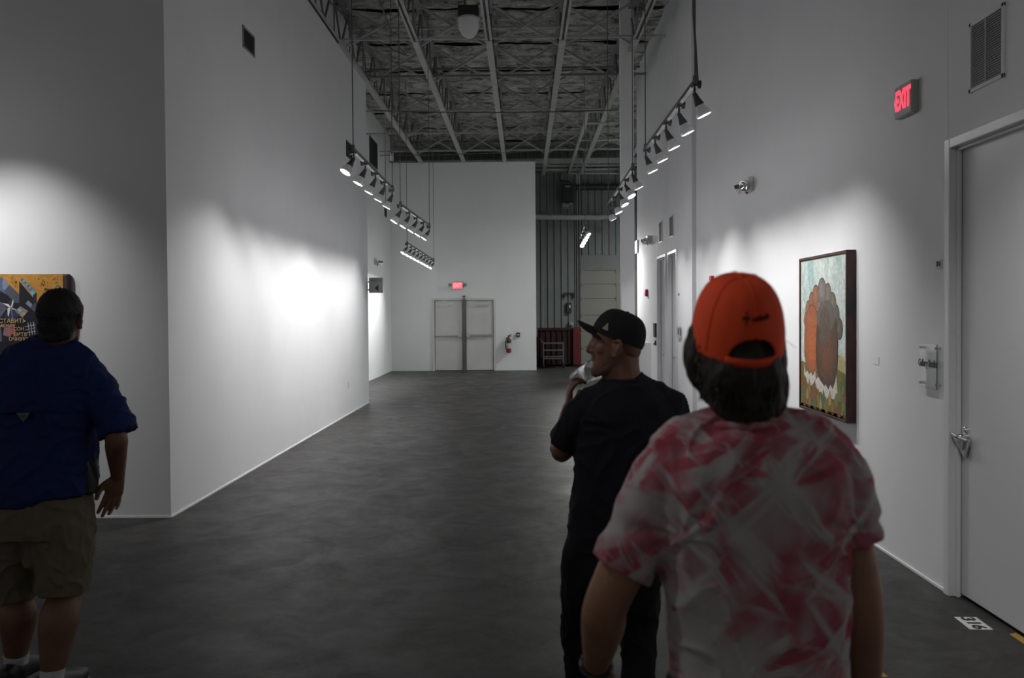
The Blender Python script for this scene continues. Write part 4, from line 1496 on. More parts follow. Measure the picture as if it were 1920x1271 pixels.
def skin_mesh(name, mb, m, parent, voxel=0.007, smooth=6, disp=None, label=None):
    "melt overlapping soft volumes into one continuous surface"
    o = mk(name, mb, m, parent)
    rm = o.modifiers.new('melt', 'REMESH')
    rm.mode = 'VOXEL'
    rm.voxel_size = voxel
    sm = o.modifiers.new('soften', 'SMOOTH')
    sm.factor = 0.5
    sm.iterations = smooth
    dg = bpy.context.evaluated_depsgraph_get()
    me = bpy.data.meshes.new_from_object(o.evaluated_get(dg))
    o.modifiers.clear()
    old = o.data
    o.data = me
    bpy.data.meshes.remove(old)
    me.name = name
    if not me.materials:
        me.materials.append(m)
    if disp:
        base = world_loc(parent)
        N = [v.normal.copy() for v in me.vertices]
        for v, n in zip(me.vertices, N):
            v.co = v.co + disp(v.co + base, n)
    for p in me.polygons:
        p.use_smooth = True
    if label:
        o['label'] = label
    return o


class Head:
    "local frame: origin under the chin, y towards the face, z up"
    def __init__(self, origin, yaw, pitch=0.0, roll=0.0, s=1.0):
        self.o = Vector(origin)
        self.M = (Matrix.Rotation(yaw, 3, 'Z') @ Matrix.Rotation(pitch, 3, 'X') @ Matrix.Rotation(roll, 3, 'Y')) * s
        self.s = s
        self.Mr = self.M * (1.0 / s)

    def p(self, x, y, z):
        return self.o + self.M @ Vector((x, y, z))

    def d(self, x, y, z):
        return (self.M @ Vector((x, y, z))).normalized()

    def skull(self, mb, face=True, ear=1.0):
        secs = [(0.0, 0.070, 0.015, 0.030), (0.012, 0.084, 0.0, 0.042), (0.035, 0.089, -0.03, 0.052), (0.06, 0.087, -0.058, 0.059), (0.09, 0.085, -0.080, 0.066),
                (0.12, 0.083, -0.094, 0.071), (0.15, 0.088, -0.101, 0.076), (0.175, 0.088, -0.101, 0.077), (0.20, 0.076, -0.092, 0.071), (0.222, 0.05, -0.070, 0.055), (0.235, 0.02, -0.035, 0.025)]
        seg = 28
        vs, fs = [], []
        for (z, f_, b_, w_) in secs:
            cy, ry = (f_ + b_) / 2, (f_ - b_) / 2
            for k in range(seg):
                t = 2 * PI * k / seg
                c, s_ = math.cos(t), math.sin(t)
                e = 0.9
                vs.append(self.p(w_ * math.copysign(abs(c) ** e, c), cy + ry * math.copysign(abs(s_) ** e, s_), z))
        n = len(secs)
        for i in range(n - 1):
            for k in range(seg):
                k2 = (k + 1) % seg
                fs.append((i * seg + k, i * seg + k2, (i + 1) * seg + k2, (i + 1) * seg + k))
        fs.append(tuple(reversed(range(seg))))
        fs.append(tuple(range((n - 1) * seg, n * seg)))
        mb.add(vs, fs)
        s = self.s
        for sx in (-ear, ear):                               # ears
            tube(mb, [self.p(sx * 0.070, 0.006, 0.082), self.p(sx * 0.077, 0.002, 0.076), self.p(sx * 0.081, -0.005, 0.098), self.p(sx * 0.089, -0.017, 0.124), self.p(sx * 0.088, -0.010, 0.139), self.p(sx * 0.078, 0.006, 0.136)],
                 [0.007 * s, 0.008 * s, 0.007 * s, 0.007 * s, 0.007 * s, 0.006 * s], seg=10, sub=3)
            ball(mb, self.p(sx * 0.076, -0.004, 0.106), (0.007 * s, 0.017 * s, 0.028 * s), self.Mr)
        if face:
            ball(mb, self.p(0, 0.080, 0.108), (0.020 * s, 0.018 * s, 0.026 * s), self.Mr)
            tube(mb, [self.p(0, 0.083, 0.150), self.p(0, 0.094, 0.130), self.p(0, 0.107, 0.098), self.p(0, 0.104, 0.090)], [0.007 * s, 0.0075 * s, 0.0095 * s, 0.009 * s], seg=12, sub=3)
            for sx in (-1, 1):
                ball(mb, self.p(sx * 0.011, 0.092, 0.090), 0.0072 * s)
                tube(mb, [self.p(sx * 0.008, 0.086, 0.156), self.p(sx * 0.030, 0.086, 0.160), self.p(sx * 0.052, 0.070, 0.154)], [0.009 * s, 0.0095 * s, 0.007 * s], seg=10, sub=3)
                ball(mb, self.p(sx * 0.042, 0.052, 0.104), (0.024 * s, 0.020 * s, 0.026 * s))
            tube(mb, [self.p(-0.022, 0.080, 0.072), self.p(0, 0.091, 0.075), self.p(0.022, 0.080, 0.072)], [0.004 * s, 0.0065 * s, 0.004 * s], seg=10, sub=3)
            tube(mb, [self.p(-0.020, 0.080, 0.061), self.p(0, 0.090, 0.060), self.p(0.020, 0.080, 0.061)], [0.004 * s, 0.0075 * s, 0.004 * s], seg=10, sub=3)
            ball(mb, self.p(0, 0.076, 0.022), (0.022 * s, 0.018 * s, 0.02 * s), self.Mr)


def hand(mb, wrist, d, n, thumb, curl=(0.35, 0.4, 0.45, 0.5), size=1.0, spread=1.0, thumb_curl=0.3, wr=0.028, fat=1.0):
    "d towards the fingers, n palm normal, thumb towards the thumb side"
    w_ = Vector(wrist)
    d = Vector(d).normalized()
    s = Vector(thumb)
    s = (s - d * s.dot(d)).normalized()
    n_ = d.cross(s)
    if n_.dot(Vector(n)) < 0:
        n_ = -n_
    k = size
    tube(mb, [w_ - d * 0.01 * k, w_ + d * 0.03 * k, w_ + d * 0.065 * k, w_ + d * 0.088 * k], [(wr * k, 0.02 * k), (0.036 * k, 0.017 * k), (0.041 * k, 0.0145 * k), (0.038 * k, 0.012 * k)], ref=n_, seg=20, sub=4, ex=2.6)
    spec = [(0.030, 0.090, (0.040, 0.026, 0.022), 0.10), (0.0105, 0.094, (0.045, 0.029, 0.023), 0.03), (-0.0095, 0.091, (0.041, 0.027, 0.022), -0.05), (-0.028, 0.083, (0.033, 0.020, 0.020), -0.14)]
    for (so, do, seg_l, sp), cu in zip(spec, curl):
        p = w_ + d * do * k + s * so * k
        pts = [p - d * 0.02 * k, p]
        a = 0.0
        base = (d + s * sp * spread).normalized()
        for j, L in enumerate(seg_l):
            a += cu * (0.75 if j == 0 else 1.1)
            dd = base * math.cos(a) + n_ * math.sin(a)
            p = p + dd * L * k
            pts.append(p)
        r0 = (0.0088 if so > -0.02 else 0.0076) * fat
        tube(mb, pts, [r0 * k, r0 * 1.05 * k, r0 * 0.98 * k, r0 * 0.9 * k, r0 * 0.78 * k], ref=n_, seg=12, sub=3)
    p = w_ + d * 0.022 * k + s * 0.024 * k + n_ * 0.006 * k
    pts = [p]
    dd = (d * 0.75 + s * 0.65 + n_ * 0.25).normalized()
    for j, L in enumerate((0.042, 0.033, 0.027)):
        p = p + dd * L * k
        pts.append(p)
        dd = (dd + d * thumb_curl + n_ * 0.15 * thumb_curl - s * 0.3 * thumb_curl).normalized()
    tube(mb, pts, [0.0155 * k, 0.0120 * k * fat, 0.0105 * k * fat, 0.0085 * k * fat], ref=n_, seg=12, sub=3)


def loft_v(mb, secs, seg=36, ex=2.3, yaw=0.0):
    "stack of horizontal ovals: (centre, half width, half depth)"
    C = catmull([Vector(c) for c, a, b in secs], 4)
    Rr = catmull([Vector((a, b, 0)) for c, a, b in secs], 4)
    vs, fs = [], []
    cy, sy = math.cos(yaw), math.sin(yaw)
    for c, r_ in zip(C, Rr):
        for k in range(seg):
            t = 2 * PI * k / seg
            x = r_.x * math.copysign(abs(math.cos(t)) ** (2 / ex), math.cos(t))
            y = r_.y * math.copysign(abs(math.sin(t)) ** (2 / ex), math.sin(t))
            vs.append(c + Vector((x * cy - y * sy, x * sy + y * cy, 0)))
    n = len(C)
    for i in range(n - 1):
        for k in range(seg):
            k2 = (k + 1) % seg
            fs.append((i * seg + k, i * seg + k2, (i + 1) * seg + k2, (i + 1) * seg + k))
    fs.append(tuple(reversed(range(seg))))
    fs.append(tuple(range((n - 1) * seg, n * seg)))
    mb.add(vs, fs)


def folds(amp, scale, seed, stretch=(1, 1, 1), fine=0.25):
    sd = Vector((seed * 3.7, seed * 1.3, seed * 7.1))
    st = Vector(stretch)

    def fn(co, n):
        q = Vector((co.x * st.x, co.y * st.y, co.z * st.z)) * scale + sd
        a = noise.noise(q)
        r_ = 1 - 2 * abs(noise.noise(q * 1.3 + Vector((9, 3, 1)) + Vector((a, -a, a)) * 0.8))
        b = noise.noise(q * 3.1)
        return n * (amp * (a * 0.8 + (r_ ** 3 if r_ > 0 else 0) * 0.9 - 0.3) + amp * fine * b)
    return fn


def shoe(mb, heel, toe_dir, L=0.29, w_=0.052, h=0.075):
    h0 = Vector(heel)
    d = Vector(toe_dir)
    d.z = 0
    d.normalize()
    pts = [h0 + d * t * L for t in (0.02, 0.15, 0.4, 0.65, 0.88, 0.98)]
    hh = [(w_ * 0.62, h * 0.62), (w_ * 0.75, h * 0.66), (w_ * 0.78, h * 0.6), (w_, h * 0.45), (w_ * 0.85, h * 0.36), (w_ * 0.5, h * 0.28)]
    P = [Vector((p.x, p.y, r_[1] + 0.012)) for p, r_ in zip(pts, hh)]
    tube(mb, P, hh, ref=(0, 0, 1), seg=20, sub=4, ex=2.6)


def sole(mb, heel, toe_dir, L=0.29, w_=0.054):
    h0 = Vector(heel); d = Vector(toe_dir); d.z = 0; d.normalize()
    s = Vector((d.y, -d.x, 0))
    prof = [(0.0, 0.55), (0.08, 0.75), (0.3, 0.72), (0.5, 0.82), (0.7, 1.0), (0.88, 0.9), (1.0, 0.45)]
    left = [h0 + d * t * L + s * w_ * k for t, k in prof]
    right = [h0 + d * t * L - s * w_ * k for t, k in reversed(prof)]
    mb.prism([Vector((p.x, p.y, 0.001)) for p in left + right], (0, 0, 0.026))


def skin_mat(name, col, col2):
    m = mat(name, col, 0.5, var=0.2, vscale=9, col2=col2, bump=0.05, bscale=220, spec=0.4)
    b = m.node_tree.nodes['Principled BSDF']
    b.inputs['Subsurface Weight'].default_value = 0.12
    b.inputs['Subsurface Radius'].default_value = (0.02, 0.008, 0.004)
    return m


# ------------------------------------------------------------------ man in the blue shirt
def man_blue():
    YA = 3.5
    A = lambda px, py, dy=0.0: at(px, py, YA + dy)
    root = thing('person', (A(75, 1200).x, YA, 0), 'heavy-set man in a dark blue shirt and khaki shorts walking away at the left', 'person')
    skin = skin_mat('brown_skin', (0.20, 0.105, 0.065), (0.15, 0.075, 0.05))  # moderate brown skin tone, mottled at random
    hd = Head(A(115, 546) - Vector((0, 0, 0.240 * 1.02)), 0.10, 0.03, 0.0, 1.04)
    ls, rs = A(2, 722), A(178, 720)
    rel, rwr = A(217, 818, -0.03), A(221, 893, 0.11)
    lel, lwr = A(-38, 820, -0.03), A(-42, 890, 0.11)
    zR, zL = 0.0, 0.0
    RF, LF = onfloor(95, 1318), onfloor(36, 1284)
    rk, lk = A(121, 1112, 0.0), A(32, 1120, 0.05)
    ra, la = Vector((A(95, 1245, -0.10).x, RF.y, 0.10)), Vector((A(37, 1225, 0.10).x, LF.y, 0.10))
    rmid = A(111, 1160, -0.05); lmid = A(34, 1155, 0.04)
    b = MB()
    hd.skull(b)
    tube(b, [hd.p(0, -0.025, 0.05), A(105, 650), A(98, 690)], [(0.062, 0.068), (0.066, 0.07), (0.085, 0.08)])
    loft_v(b, [(A(95, 690), 0.14, 0.085), (A(92, 740), 0.185, 0.115), (A(87, 800), 0.18, 0.125), (A(80, 880), 0.185, 0.135), (A(74, 950), 0.19, 0.14), (A(74, 985), 0.19, 0.13)])
    for sh, el, wr_, mid_s in ((ls, lel, lwr, -1), (rs, rel, rwr, 1)):
        tube(b, [A(95, 690), sh, sh.lerp(el, 0.5), el, el.lerp(wr_, 0.3), wr_], [0.06, 0.062, 0.052, 0.047, 0.046, (0.031, 0.026)])
    hand(b, rwr, A(207, 950, 0.10) - rwr, (0.15, -1, 0), (-1, -0.15, -0.15), (0.10, 0.24, 0.34, 0.40), 1.0, 1.5, 0.8, fat=1.22)
    hand(b, lwr, Vector((0.05, 0.12, -1)), (1, 0, 0), (0.1, 1, 0), (0.3, 0.35, 0.4, 0.45), 1.02)
    for hip, kn, mid, an, ft, r_ in ((A(118, 980), rk, rmid, ra, RF, 1.0), (A(36, 980), lk, lmid, la, LF, 0.95)):
        tube(b, [hip, hip.lerp(kn, 0.5), kn, mid, mid.lerp(an, 0.55), an, an - Vector((0, 0, 0.05))], [0.10, 0.088, 0.070 * r_, 0.082 * r_, 0.062 * r_, 0.042, 0.045])
        tube(b, [Vector((an.x, ft.y, 0.06)), Vector((an.x, ft.y + 0.09, 0.05)), Vector((an.x, ft.y + 0.16, 0.04))], [0.036, 0.034, 0.03])
    skin_mesh('body', b, skin, root, 0.005, 4)
    # hair
    h = MB()
    ball(h, hd.p(0, -0.010, 0.152), (0.086, 0.106, 0.099), hd.M)
    ball(h, hd.p(0, -0.046, 0.088), (0.074, 0.058, 0.066), hd.M)
    tube(h, [hd.p(-0.05, -0.06, 0.05), hd.p(0, -0.08, 0.040), hd.p(0.05, -0.06, 0.05)], [0.02, 0.022, 0.02])
    skin_mesh('hair', h, mat('black_short_hair', (0.010, 0.008, 0.007), 0.7, bump=0.6, bscale=260, stretch=(1, 1, 0.3)), root, 0.006, 4, folds(0.004, 40, 3))
    # shirt
    blue = mat('dark_blue_cotton', (0.014, 0.027, 0.115), 0.8, var=0.12, vscale=30, bump=0.1, bscale=400, spec=0.2)
    s = MB()
    loft_v(s, [(A(99, 655), 0.085, 0.085), (A(96, 678), 0.150, 0.105), (A(93, 705), 0.205, 0.125), (A(92, 740), 0.225, 0.138), (A(88, 800), 0.215, 0.145), (A(84, 860), 0.218, 0.155), (A(78, 905), 0.235, 0.165), (A(74, 922), 0.238, 0.165)], ex=2.5)
    loft_v(s, [(A(76, 915), 0.225, 0.165), (A(64, 930), 0.18, 0.168), (A(58, 940), 0.12, 0.16)], ex=2.2)
    tube(s, [A(100, 660), A(142, 678), rs + Vector((-0.03, 0, 0.01)), rs + Vector((0.012, 0, -0.04)), A(212, 780, -0.01), A(224, 812, -0.02)], [0.07, 0.082, 0.085, 0.085, 0.079, 0.083], flat1=True, seg=26)
    tube(s, [A(92, 660), A(49, 678), ls + Vector((0.03, 0, 0.01)), ls + Vector((-0.012, 0, -0.04)), A(-28, 780, -0.01), A(-42, 812, -0.02)], [0.07, 0.082, 0.085, 0.085, 0.079, 0.083], flat1=True, seg=26)
    fz = folds(0.011, 7.5, 5, (1, 1, 1.1), 0.35)
    zy = A(88, 768).z

    def blue_disp(co, n):
        v = fz(co, n)
        if n.y < 0.1 and abs(co.x - A(88, 768).x) < 0.22:            # cape over the back vent
            v = v + n * (0.010 if co.z > zy + 0.02 * noise.noise(co * 6) else 0.0)
        return v
    skin_mesh('shirt', s, blue, root, 0.0065, 4, blue_disp)
    c = MB()
    ring = [A(101, 638) + Vector((math.cos(t) * 0.078, 0.005 + math.sin(t) * 0.080, 0.012 * math.sin(t) - 0.004)) for t in [2 * PI * k / 16 for k in range(17)]]
    tube(c, ring, [(0.013, 0.032)] * 17, ref=(0, 0, 1), seg=12, sub=2)
    skin_mesh('collar', c, blue, root, 0.0055, 3, folds(0.004, 20, 8))
    t = MB()
    q = A(88, 773)
    yb = YA - 0.166
    t.prism([(q.x - 0.030, yb, q.z + 0.018), (q.x + 0.026, yb, q.z + 0.018), (q.x - 0.002, yb, q.z - 0.020)], (0, 0.012, 0))
    mk('back_patch', t, mat('grey_woven_patch', (0.16, 0.16, 0.17), 0.7), root, label='small grey triangular patch')
    t = MB()
    t.prism([(q.x - 0.016, yb - 0.001, q.z + 0.010), (q.x + 0.012, yb - 0.001, q.z + 0.010), (q.x - 0.002, yb - 0.001, q.z - 0.010)], (0, 0.002, 0))
    mk('back_patch', t, mat('dark_woven_patch', (0.07, 0.07, 0.08), 0.7), root, label='darker inner triangle of the patch')
    # shorts
    kh = mat('khaki_cotton', (0.155, 0.135, 0.095), 0.85, var=0.1, vscale=20, bump=0.1, bscale=300, spec=0.2)
    s = MB()
    loft_v(s, [(A(74, 925), 0.215, 0.152), (A(74, 960), 0.225, 0.158), (A(75, 1000), 0.225, 0.15)], ex=2.6)
    tube(s, [A(122, 975), A(121, 1020), A(120, 1065), A(118, 1106, 0.0)], [(0.122, 0.135), (0.122, 0.125), (0.116, 0.118), (0.112, 0.115)], flat1=True, seg=26)
    tube(s, [A(26, 975), A(24, 1025, 0.02), A(25, 1070, 0.04), A(25, 1116, 0.05)], [(0.122, 0.135), (0.118, 0.125), (0.108, 0.115), (0.098, 0.105)], flat1=True, seg=26)
    tube(s, [A(74, 985), A(74, 1048)], [(0.055, 0.10), (0.05, 0.085)])
    skin_mesh('shorts', s, kh, root, 0.0065, 4, folds(0.010, 8, 11, (1, 1, 0.8), 0.4))
    # belt pouch at the right hip
    s = MB(); p = A(171, 893)
    tube(s, [p + Vector((-0.005, 0, 0.07)), p, p + Vector((-0.004, 0, -0.065))], [(0.02, 0.045)] * 3, seg=16, ex=3)
    skin_mesh('belt_pouch', s, M['black'], root, 0.006, 2)
    # socks and shoes
    sock = mat('white_ribbed_sock', (0.52, 0.52, 0.54), 0.85, bump=0.3, bscale=160)
    lea = mat('black_shoe_leather', (0.015, 0.014, 0.018), 0.45)
    for an, ft, zt_, mid in ((ra, RF, A(94, 1238, -0.1).z, rmid), (la, LF, A(36, 1218, 0.1).z, lmid)):
        top = an.lerp(mid, min(1, (zt_ - an.z) / max(0.05, mid.z - an.z)))
        k_ = MB()
        tube(k_, [top, an.lerp(top, 0.5), an, Vector((an.x, ft.y + 0.01, 0.06))], [0.053, 0.050, 0.048, 0.046], flat0=True)
        skin_mesh('sock', k_, sock, root, 0.006, 3)
        k_ = MB()
        shoe(k_, (an.x, ft.y - 0.075, 0), (0.05, 1, 0), 0.30, 0.056, 0.085)
        tube(k_, [Vector((an.x, ft.y - 0.01, 0.05)), Vector((an.x, ft.y - 0.005, 0.10))], [(0.05, 0.062), (0.052, 0.062)], flat1=True)
        sh_ = skin_mesh('shoe', k_, lea, root, 0.006, 3)
        k_ = MB(); sole(k_, (an.x, ft.y - 0.082, 0), (0.05, 1, 0), 0.31)
        mk('sole', k_, M['grey'], sh_, bevel=0.004)
    return root


man_blue()


def cap(root, hd, cz, cy, rx, ry, hgt, tilt, mt, opening=False, bill=True, seams=None, vis_w=0.078, vis_l=0.075):
    "baseball cap: crown shell, bill, button; tilt lowers the back of the rim"
    T = Matrix.Rotation(tilt, 3, 'X')
    C = lambda x, y, z: hd.p(*(Vector((0, cy, cz)) + T @ Vector((x, y, z))))
    nt_, nr_ = 192, 64

    def dome(t, u, g=1.0):
        a = u * PI / 2
        k = math.cos(a) ** 0.62
        z = hgt * math.sin(a) ** 0.95
        c, s_ = math.cos(t), math.sin(t)
        pinch = 1 - 0.012 * abs(math.cos(3 * t)) ** 8 * math.sin(2 * a)
        return Vector((rx * c * k * g * pinch, ry * s_ * k * g * pinch, z * (1 if g == 1 else (1 - (1 - g) * 0.6))))
    vs, fs = [], []
    for j in range(nr_ + 1):
        for i in range(nt_):
            vs.append(C(*dome(2 * PI * i / nt_, j / nr_ * 0.985)))

    def hole(i, j):
        if not opening:
            return False
        t = 2 * PI * (i + 0.5) / nt_ - 1.5 * PI
        t = (t + PI) % (2 * PI) - PI
        arc = t * ry * 0.9
        zz_ = (dome(0, (j + 0.5) / nr_ * 0.985)).z
        return zz_ > 0.017 and (arc / 0.052) ** 2 + ((zz_ - 0.017) / 0.036) ** 2 < 1
    for j in range(nr_):
        for i in range(nt_):
            if hole(i, j):
                continue
            i2 = (i + 1) % nt_
            fs.append((j * nt_ + i, j * nt_ + i2, (j + 1) * nt_ + i2, (j + 1) * nt_ + i))
    fs.append(tuple(nr_ * nt_ + i for i in range(nt_)))
    mb = MB(); mb.add(vs, fs)
    cr = mk('cap', mb, mt, root, smooth=True)
    so = cr.modifiers.new('cloth', 'SOLIDIFY'); so.thickness = 0.0025; so.offset = -1
    if opening:
        sb = cr.modifiers.new('soft', 'SMOOTH'); sb.factor = 0.5; sb.iterations = 10
    # seams, sweat band edge and button
    mb = MB()
    for k in range(6):
        t = PI / 6 + k * PI / 3
        mb.wire([C(*dome(t, u / 20 * 0.97, 1.003)) for u in range(1 if not opening or abs(t - 1.5 * PI) > 0.3 else 8, 21)], 0.0013, 6)
    mb.lathe(C(0, 0, hgt - 0.003), hd.d(*(T @ Vector((0, 0, 1)))), [(0, 0.008), (0.004, 0.008), (0.007, 0.004)], 14)
    mk('seam_and_button', mb, mt, cr, smooth=True)
    # bill
    if bill:
        vs, fs = [], []
        nu, nv = 20, 8
        for j in range(nv + 1):
            v = j / nv
            for i in range(nu + 1):
                s_ = -1 + 2 * i / nu
                x = s_ * vis_w * (1 - 0.10 * v)
                y0_ = ry * math.sqrt(max(0, 1 - (x / rx) ** 2)) * 0.99
                y = y0_ + vis_l * v * (1 - abs(s_) ** 5.0) ** 0.6
                z = 0.032 * (1 - s_ * s_) - 0.022 + 0.002 * v
                vs.append(C(x, y, z))
        for j in range(nv):
            for i in range(nu):
                a = j * (nu + 1) + i
                fs.append((a, a + 1, a + nu + 2, a + nu + 1))
        mb = MB(); mb.add(vs, fs)
        bi = mk('cap_bill', mb, mt, cr, smooth=True)
        so = bi.modifiers.new('board', 'SOLIDIFY'); so.thickness = 0.008; so.offset = 0
        ss = bi.modifiers.new('round', 'SUBSURF'); ss.levels = 1; ss.render_levels = 1
    return cr, C, dome


# ------------------------------------------------------------------ man in the black cap
def man_black():
    YB_ = 3.15
    A = lambda px, py, dy=0.0: at(px, py, YB_ + dy)
    root = thing('person', (A(1150, 900).x, YB_, 0), 'man in a black cap and black T-shirt, face turned left, drinking', 'person')
    skin = skin_mat('warm_skin', (0.22, 0.105, 0.07), (0.17, 0.08, 0.055))
    hd = Head(A(1153, 704), math.radians(84), math.radians(2), 0, 1.03)
    ls, rs = A(1096, 772), A(1256, 766)
    lel, lwr = A(1052, 846, 0.10), A(1066, 764, 0.20)
    rel, rwr = A(1258, 900, 0.02), A(1240, 1020, 0.16)
    b = MB()
    hd.skull(b)
    tube(b, [hd.p(0, -0.03, 0.075), A(1170, 690), A(1174, 715), A(1176, 745)], [(0.062, 0.062), (0.061, 0.062), (0.066, 0.064), (0.095, 0.075)])
    tube(b, [hd.p(0, 0.01, 0.035), A(1160, 718, -0.0)], [0.052, 0.055])
    loft_v(b, [(A(1174, 735), 0.13, 0.075), (A(1174, 775), 0.175, 0.10), (A(1174, 830), 0.175, 0.105), (A(1163, 900), 0.165, 0.10), (A(1150, 1000), 0.165, 0.105), (A(1146, 1060), 0.175, 0.11)])
    tube(b, [A(1160, 745), ls, ls.lerp(lel, 0.5), lel, lel.lerp(lwr, 0.4), lwr], [0.055, 0.058, 0.052, 0.047, 0.044, (0.026, 0.03)])
    tube(b, [A(1190, 745), rs, rs.lerp(rel, 0.5), rel, rel.lerp(rwr, 0.4), rwr], [0.055, 0.056, 0.048, 0.042, 0.040, (0.028, 0.022)])
    cb, ct = A(1079, 709, 0.20), A(1112, 694, 0.06)          # cup base and rim
    # hand round the cup
    ax = (ct - cb).normalized()
    cm = cb.lerp(ct, 0.35)
    dfin = Vector((0.06, -0.28, 0.95))
    hand(b, lwr, dfin, (1, -0.1, 0.1), (0.1, -0.95, -0.1), (0.62, 0.68, 0.7, 0.75), 0.95, 0.6, 0.5)
    hand(b, rwr, (-0.05, 0.2, -1), (-1, 0, 0), (-0.2, 1, 0), (0.35, 0.4, 0.45, 0.5), 1.0)
    for hip, kn, an in ((A(1102, 1060), A(1084, 1170, 0.04), A(1092, 1330, 0.10)), (A(1195, 1060), A(1199, 1170, 0.02), A(1188, 1330, -0.12))):
        an = Vector((an.x, an.y, 0.10))
        tube(b, [hip, hip.lerp(kn, 0.5), kn, kn.lerp(an, 0.35), an, an - Vector((0, 0, 0.05))], [0.085, 0.07, 0.052, 0.055, 0.038, 0.04])
        tube(b, [Vector((an.x, an.y, 0.06)), Vector((an.x, an.y + 0.09, 0.045)), Vector((an.x, an.y + 0.15, 0.04))], [0.035, 0.032, 0.028])
    skin_mesh('body', b, skin, root, 0.0045, 4)
    for sx in (-1, 1):
        e = MB(); ball(e, hd.p(sx * 0.031, 0.0655, 0.137), 0.0125)
        ey = mk('eye', e, mat('eye_white', (0.30, 0.27, 0.25), 0.4), root, smooth=True)
        e = MB(); ball(e, hd.p(sx * 0.031, 0.0725, 0.137), 0.0065)
        mk('iris', e, M['black'], ey, smooth=True)
        e = MB(); tube(e, [hd.p(sx * 0.012, 0.094, 0.160), hd.p(sx * 0.032, 0.093, 0.165), hd.p(sx * 0.054, 0.074, 0.158)], [0.0035, 0.0045, 0.003], seg=8, sub=3)
        mk('eyebrow', e, mat('dark_brow_hair', (0.02, 0.013, 0.01), 0.8), root, smooth=True)
    # stubble beard
    e = MB()
    tube(e, [hd.p(-0.053, 0.020, 0.040), hd.p(-0.046, 0.042, 0.022), hd.p(-0.024, 0.068, 0.012), hd.p(0, 0.078, 0.012), hd.p(0.024, 0.068, 0.012), hd.p(0.046, 0.042, 0.022), hd.p(0.053, 0.020, 0.040)],
         [(0.006, 0.010), (0.011, 0.016), (0.014, 0.019), (0.0165, 0.021), (0.014, 0.019), (0.011, 0.016), (0.006, 0.010)], ref=hd.d(0, 0, 1), seg=14, sub=4)
    tube(e, [hd.p(-0.026, 0.078, 0.055), hd.p(-0.022, 0.084, 0.084), hd.p(0, 0.092, 0.087), hd.p(0.022, 0.084, 0.084), hd.p(0.026, 0.078, 0.055)], [0.005] * 5, seg=10, sub=3)
    skin_mesh('beard', e, mat('stubble', (0.10, 0.052, 0.037), 0.8, bump=0.5, bscale=400), root, 0.004, 4, folds(0.0015, 80, 2))
    # close-cropped sides
    e = MB(); ball(e, hd.p(0, -0.040, 0.135), (0.0755, 0.066, 0.075), hd.M); ball(e, hd.p(0, -0.05, 0.10), (0.064, 0.048, 0.045), hd.M)
    skin_mesh('cropped_hair', e, mat('cropped_hair', (0.14, 0.068, 0.046), 0.75), root, 0.006, 4)
    # cap
    blk = mat('black_cap_cloth', (0.012, 0.012, 0.013), 0.85, bump=0.2, bscale=500, spec=0.25)
    cr, C, dome = cap(root, hd, 0.140, -0.004, 0.088, 0.104, 0.112, math.radians(20), blk, vis_w=0.075, vis_l=0.066)
    lg = mat('grey_embroidery', (0.28, 0.28, 0.29), 0.7)
    e = MB()
    N = lambda t, u: C(*dome(t, u, 1.018))
    side = PI - 0.62
    P = lambda a, b_: N(side + a, b_)
    e.add([P(-0.10, 0.10), P(0.16, 0.10), P(0.03, 0.27), P(0.02, 0.10)], [(0, 1, 2)])
    e.add([P(0.01, 0.12), P(0.17, 0.11), P(0.12, 0.16)], [(0, 1, 2)])
    em = mk('side_emblem', e, lg, cr, label='small pale mountain-shaped emblem')
    so = em.modifiers.new('thread', 'SOLIDIFY'); so.thickness = 0.0015; so.offset = 0
    e = MB()
    for k in range(5):
        a = 1.5 * PI - 0.22 + k * 0.07
        e.add([N(a, 0.05), N(a + 0.05, 0.05), N(a + 0.05, 0.10 + 0.03 * (k % 2)), N(a, 0.12 - 0.03 * (k % 2))], [(0, 1, 2, 3)])
    em = mk('back_emblem', e, lg, cr, label='small pale stitched mark')
    so = em.modifiers.new('thread', 'SOLIDIFY'); so.thickness = 0.0015; so.offset = 0
    # T-shirt
    tee = mat('black_cotton', (0.012, 0.013, 0.018), 0.85, bump=0.12, bscale=420, spec=0.2)
    s = MB()
    loft_v(s, [(A(1175, 708), 0.078, 0.075), (A(1175, 722), 0.118, 0.090), (A(1176, 745), 0.170, 0.105), (A(1176, 775), 0.205, 0.120), (A(1176, 830), 0.205, 0.125), (A(1168, 890), 0.197, 0.122), (A(1158, 950), 0.190, 0.122), (A(1150, 1025), 0.188, 0.125)], ex=2.4)
    tube(s, [A(1160, 727), ls + Vector((0.045, 0, 0.035)), ls + Vector((-0.002, 0, -0.005)), ls.lerp(lel, 0.45), ls.lerp(lel, 0.76)], [0.062, 0.071, 0.074, 0.071, 0.075], flat1=True, seg=26)
    tube(s, [A(1190, 727), rs + Vector((-0.04, 0, 0.03)), rs + Vector((0.004, 0, -0.01)), rs.lerp(rel, 0.5), rs.lerp(rel, 0.85)], [0.062, 0.070, 0.073, 0.070, 0.073], flat1=True, seg=26)
    skin_mesh('t_shirt', s, tee, root, 0.0065, 4, folds(0.009, 8, 21, (1, 1, 0.8), 0.3))
    c = MB()
    cc = A(1174, 712)
    ring = [cc + Vector((math.cos(t) * 0.079, math.sin(t) * 0.075, -0.004 * math.sin(t) - 0.004)) for t in [2 * PI * k / 16 for k in range(17)]]
    tube(c, ring, [0.009] * 17, ref=(0, 0, 1), seg=10, sub=2)
    mk('neck_rib', c, tee, root, smooth=True)
    # trousers
    pm = mat('black_trouser_cloth', (0.008, 0.008, 0.009), 0.85, spec=0.2)
    s = MB()
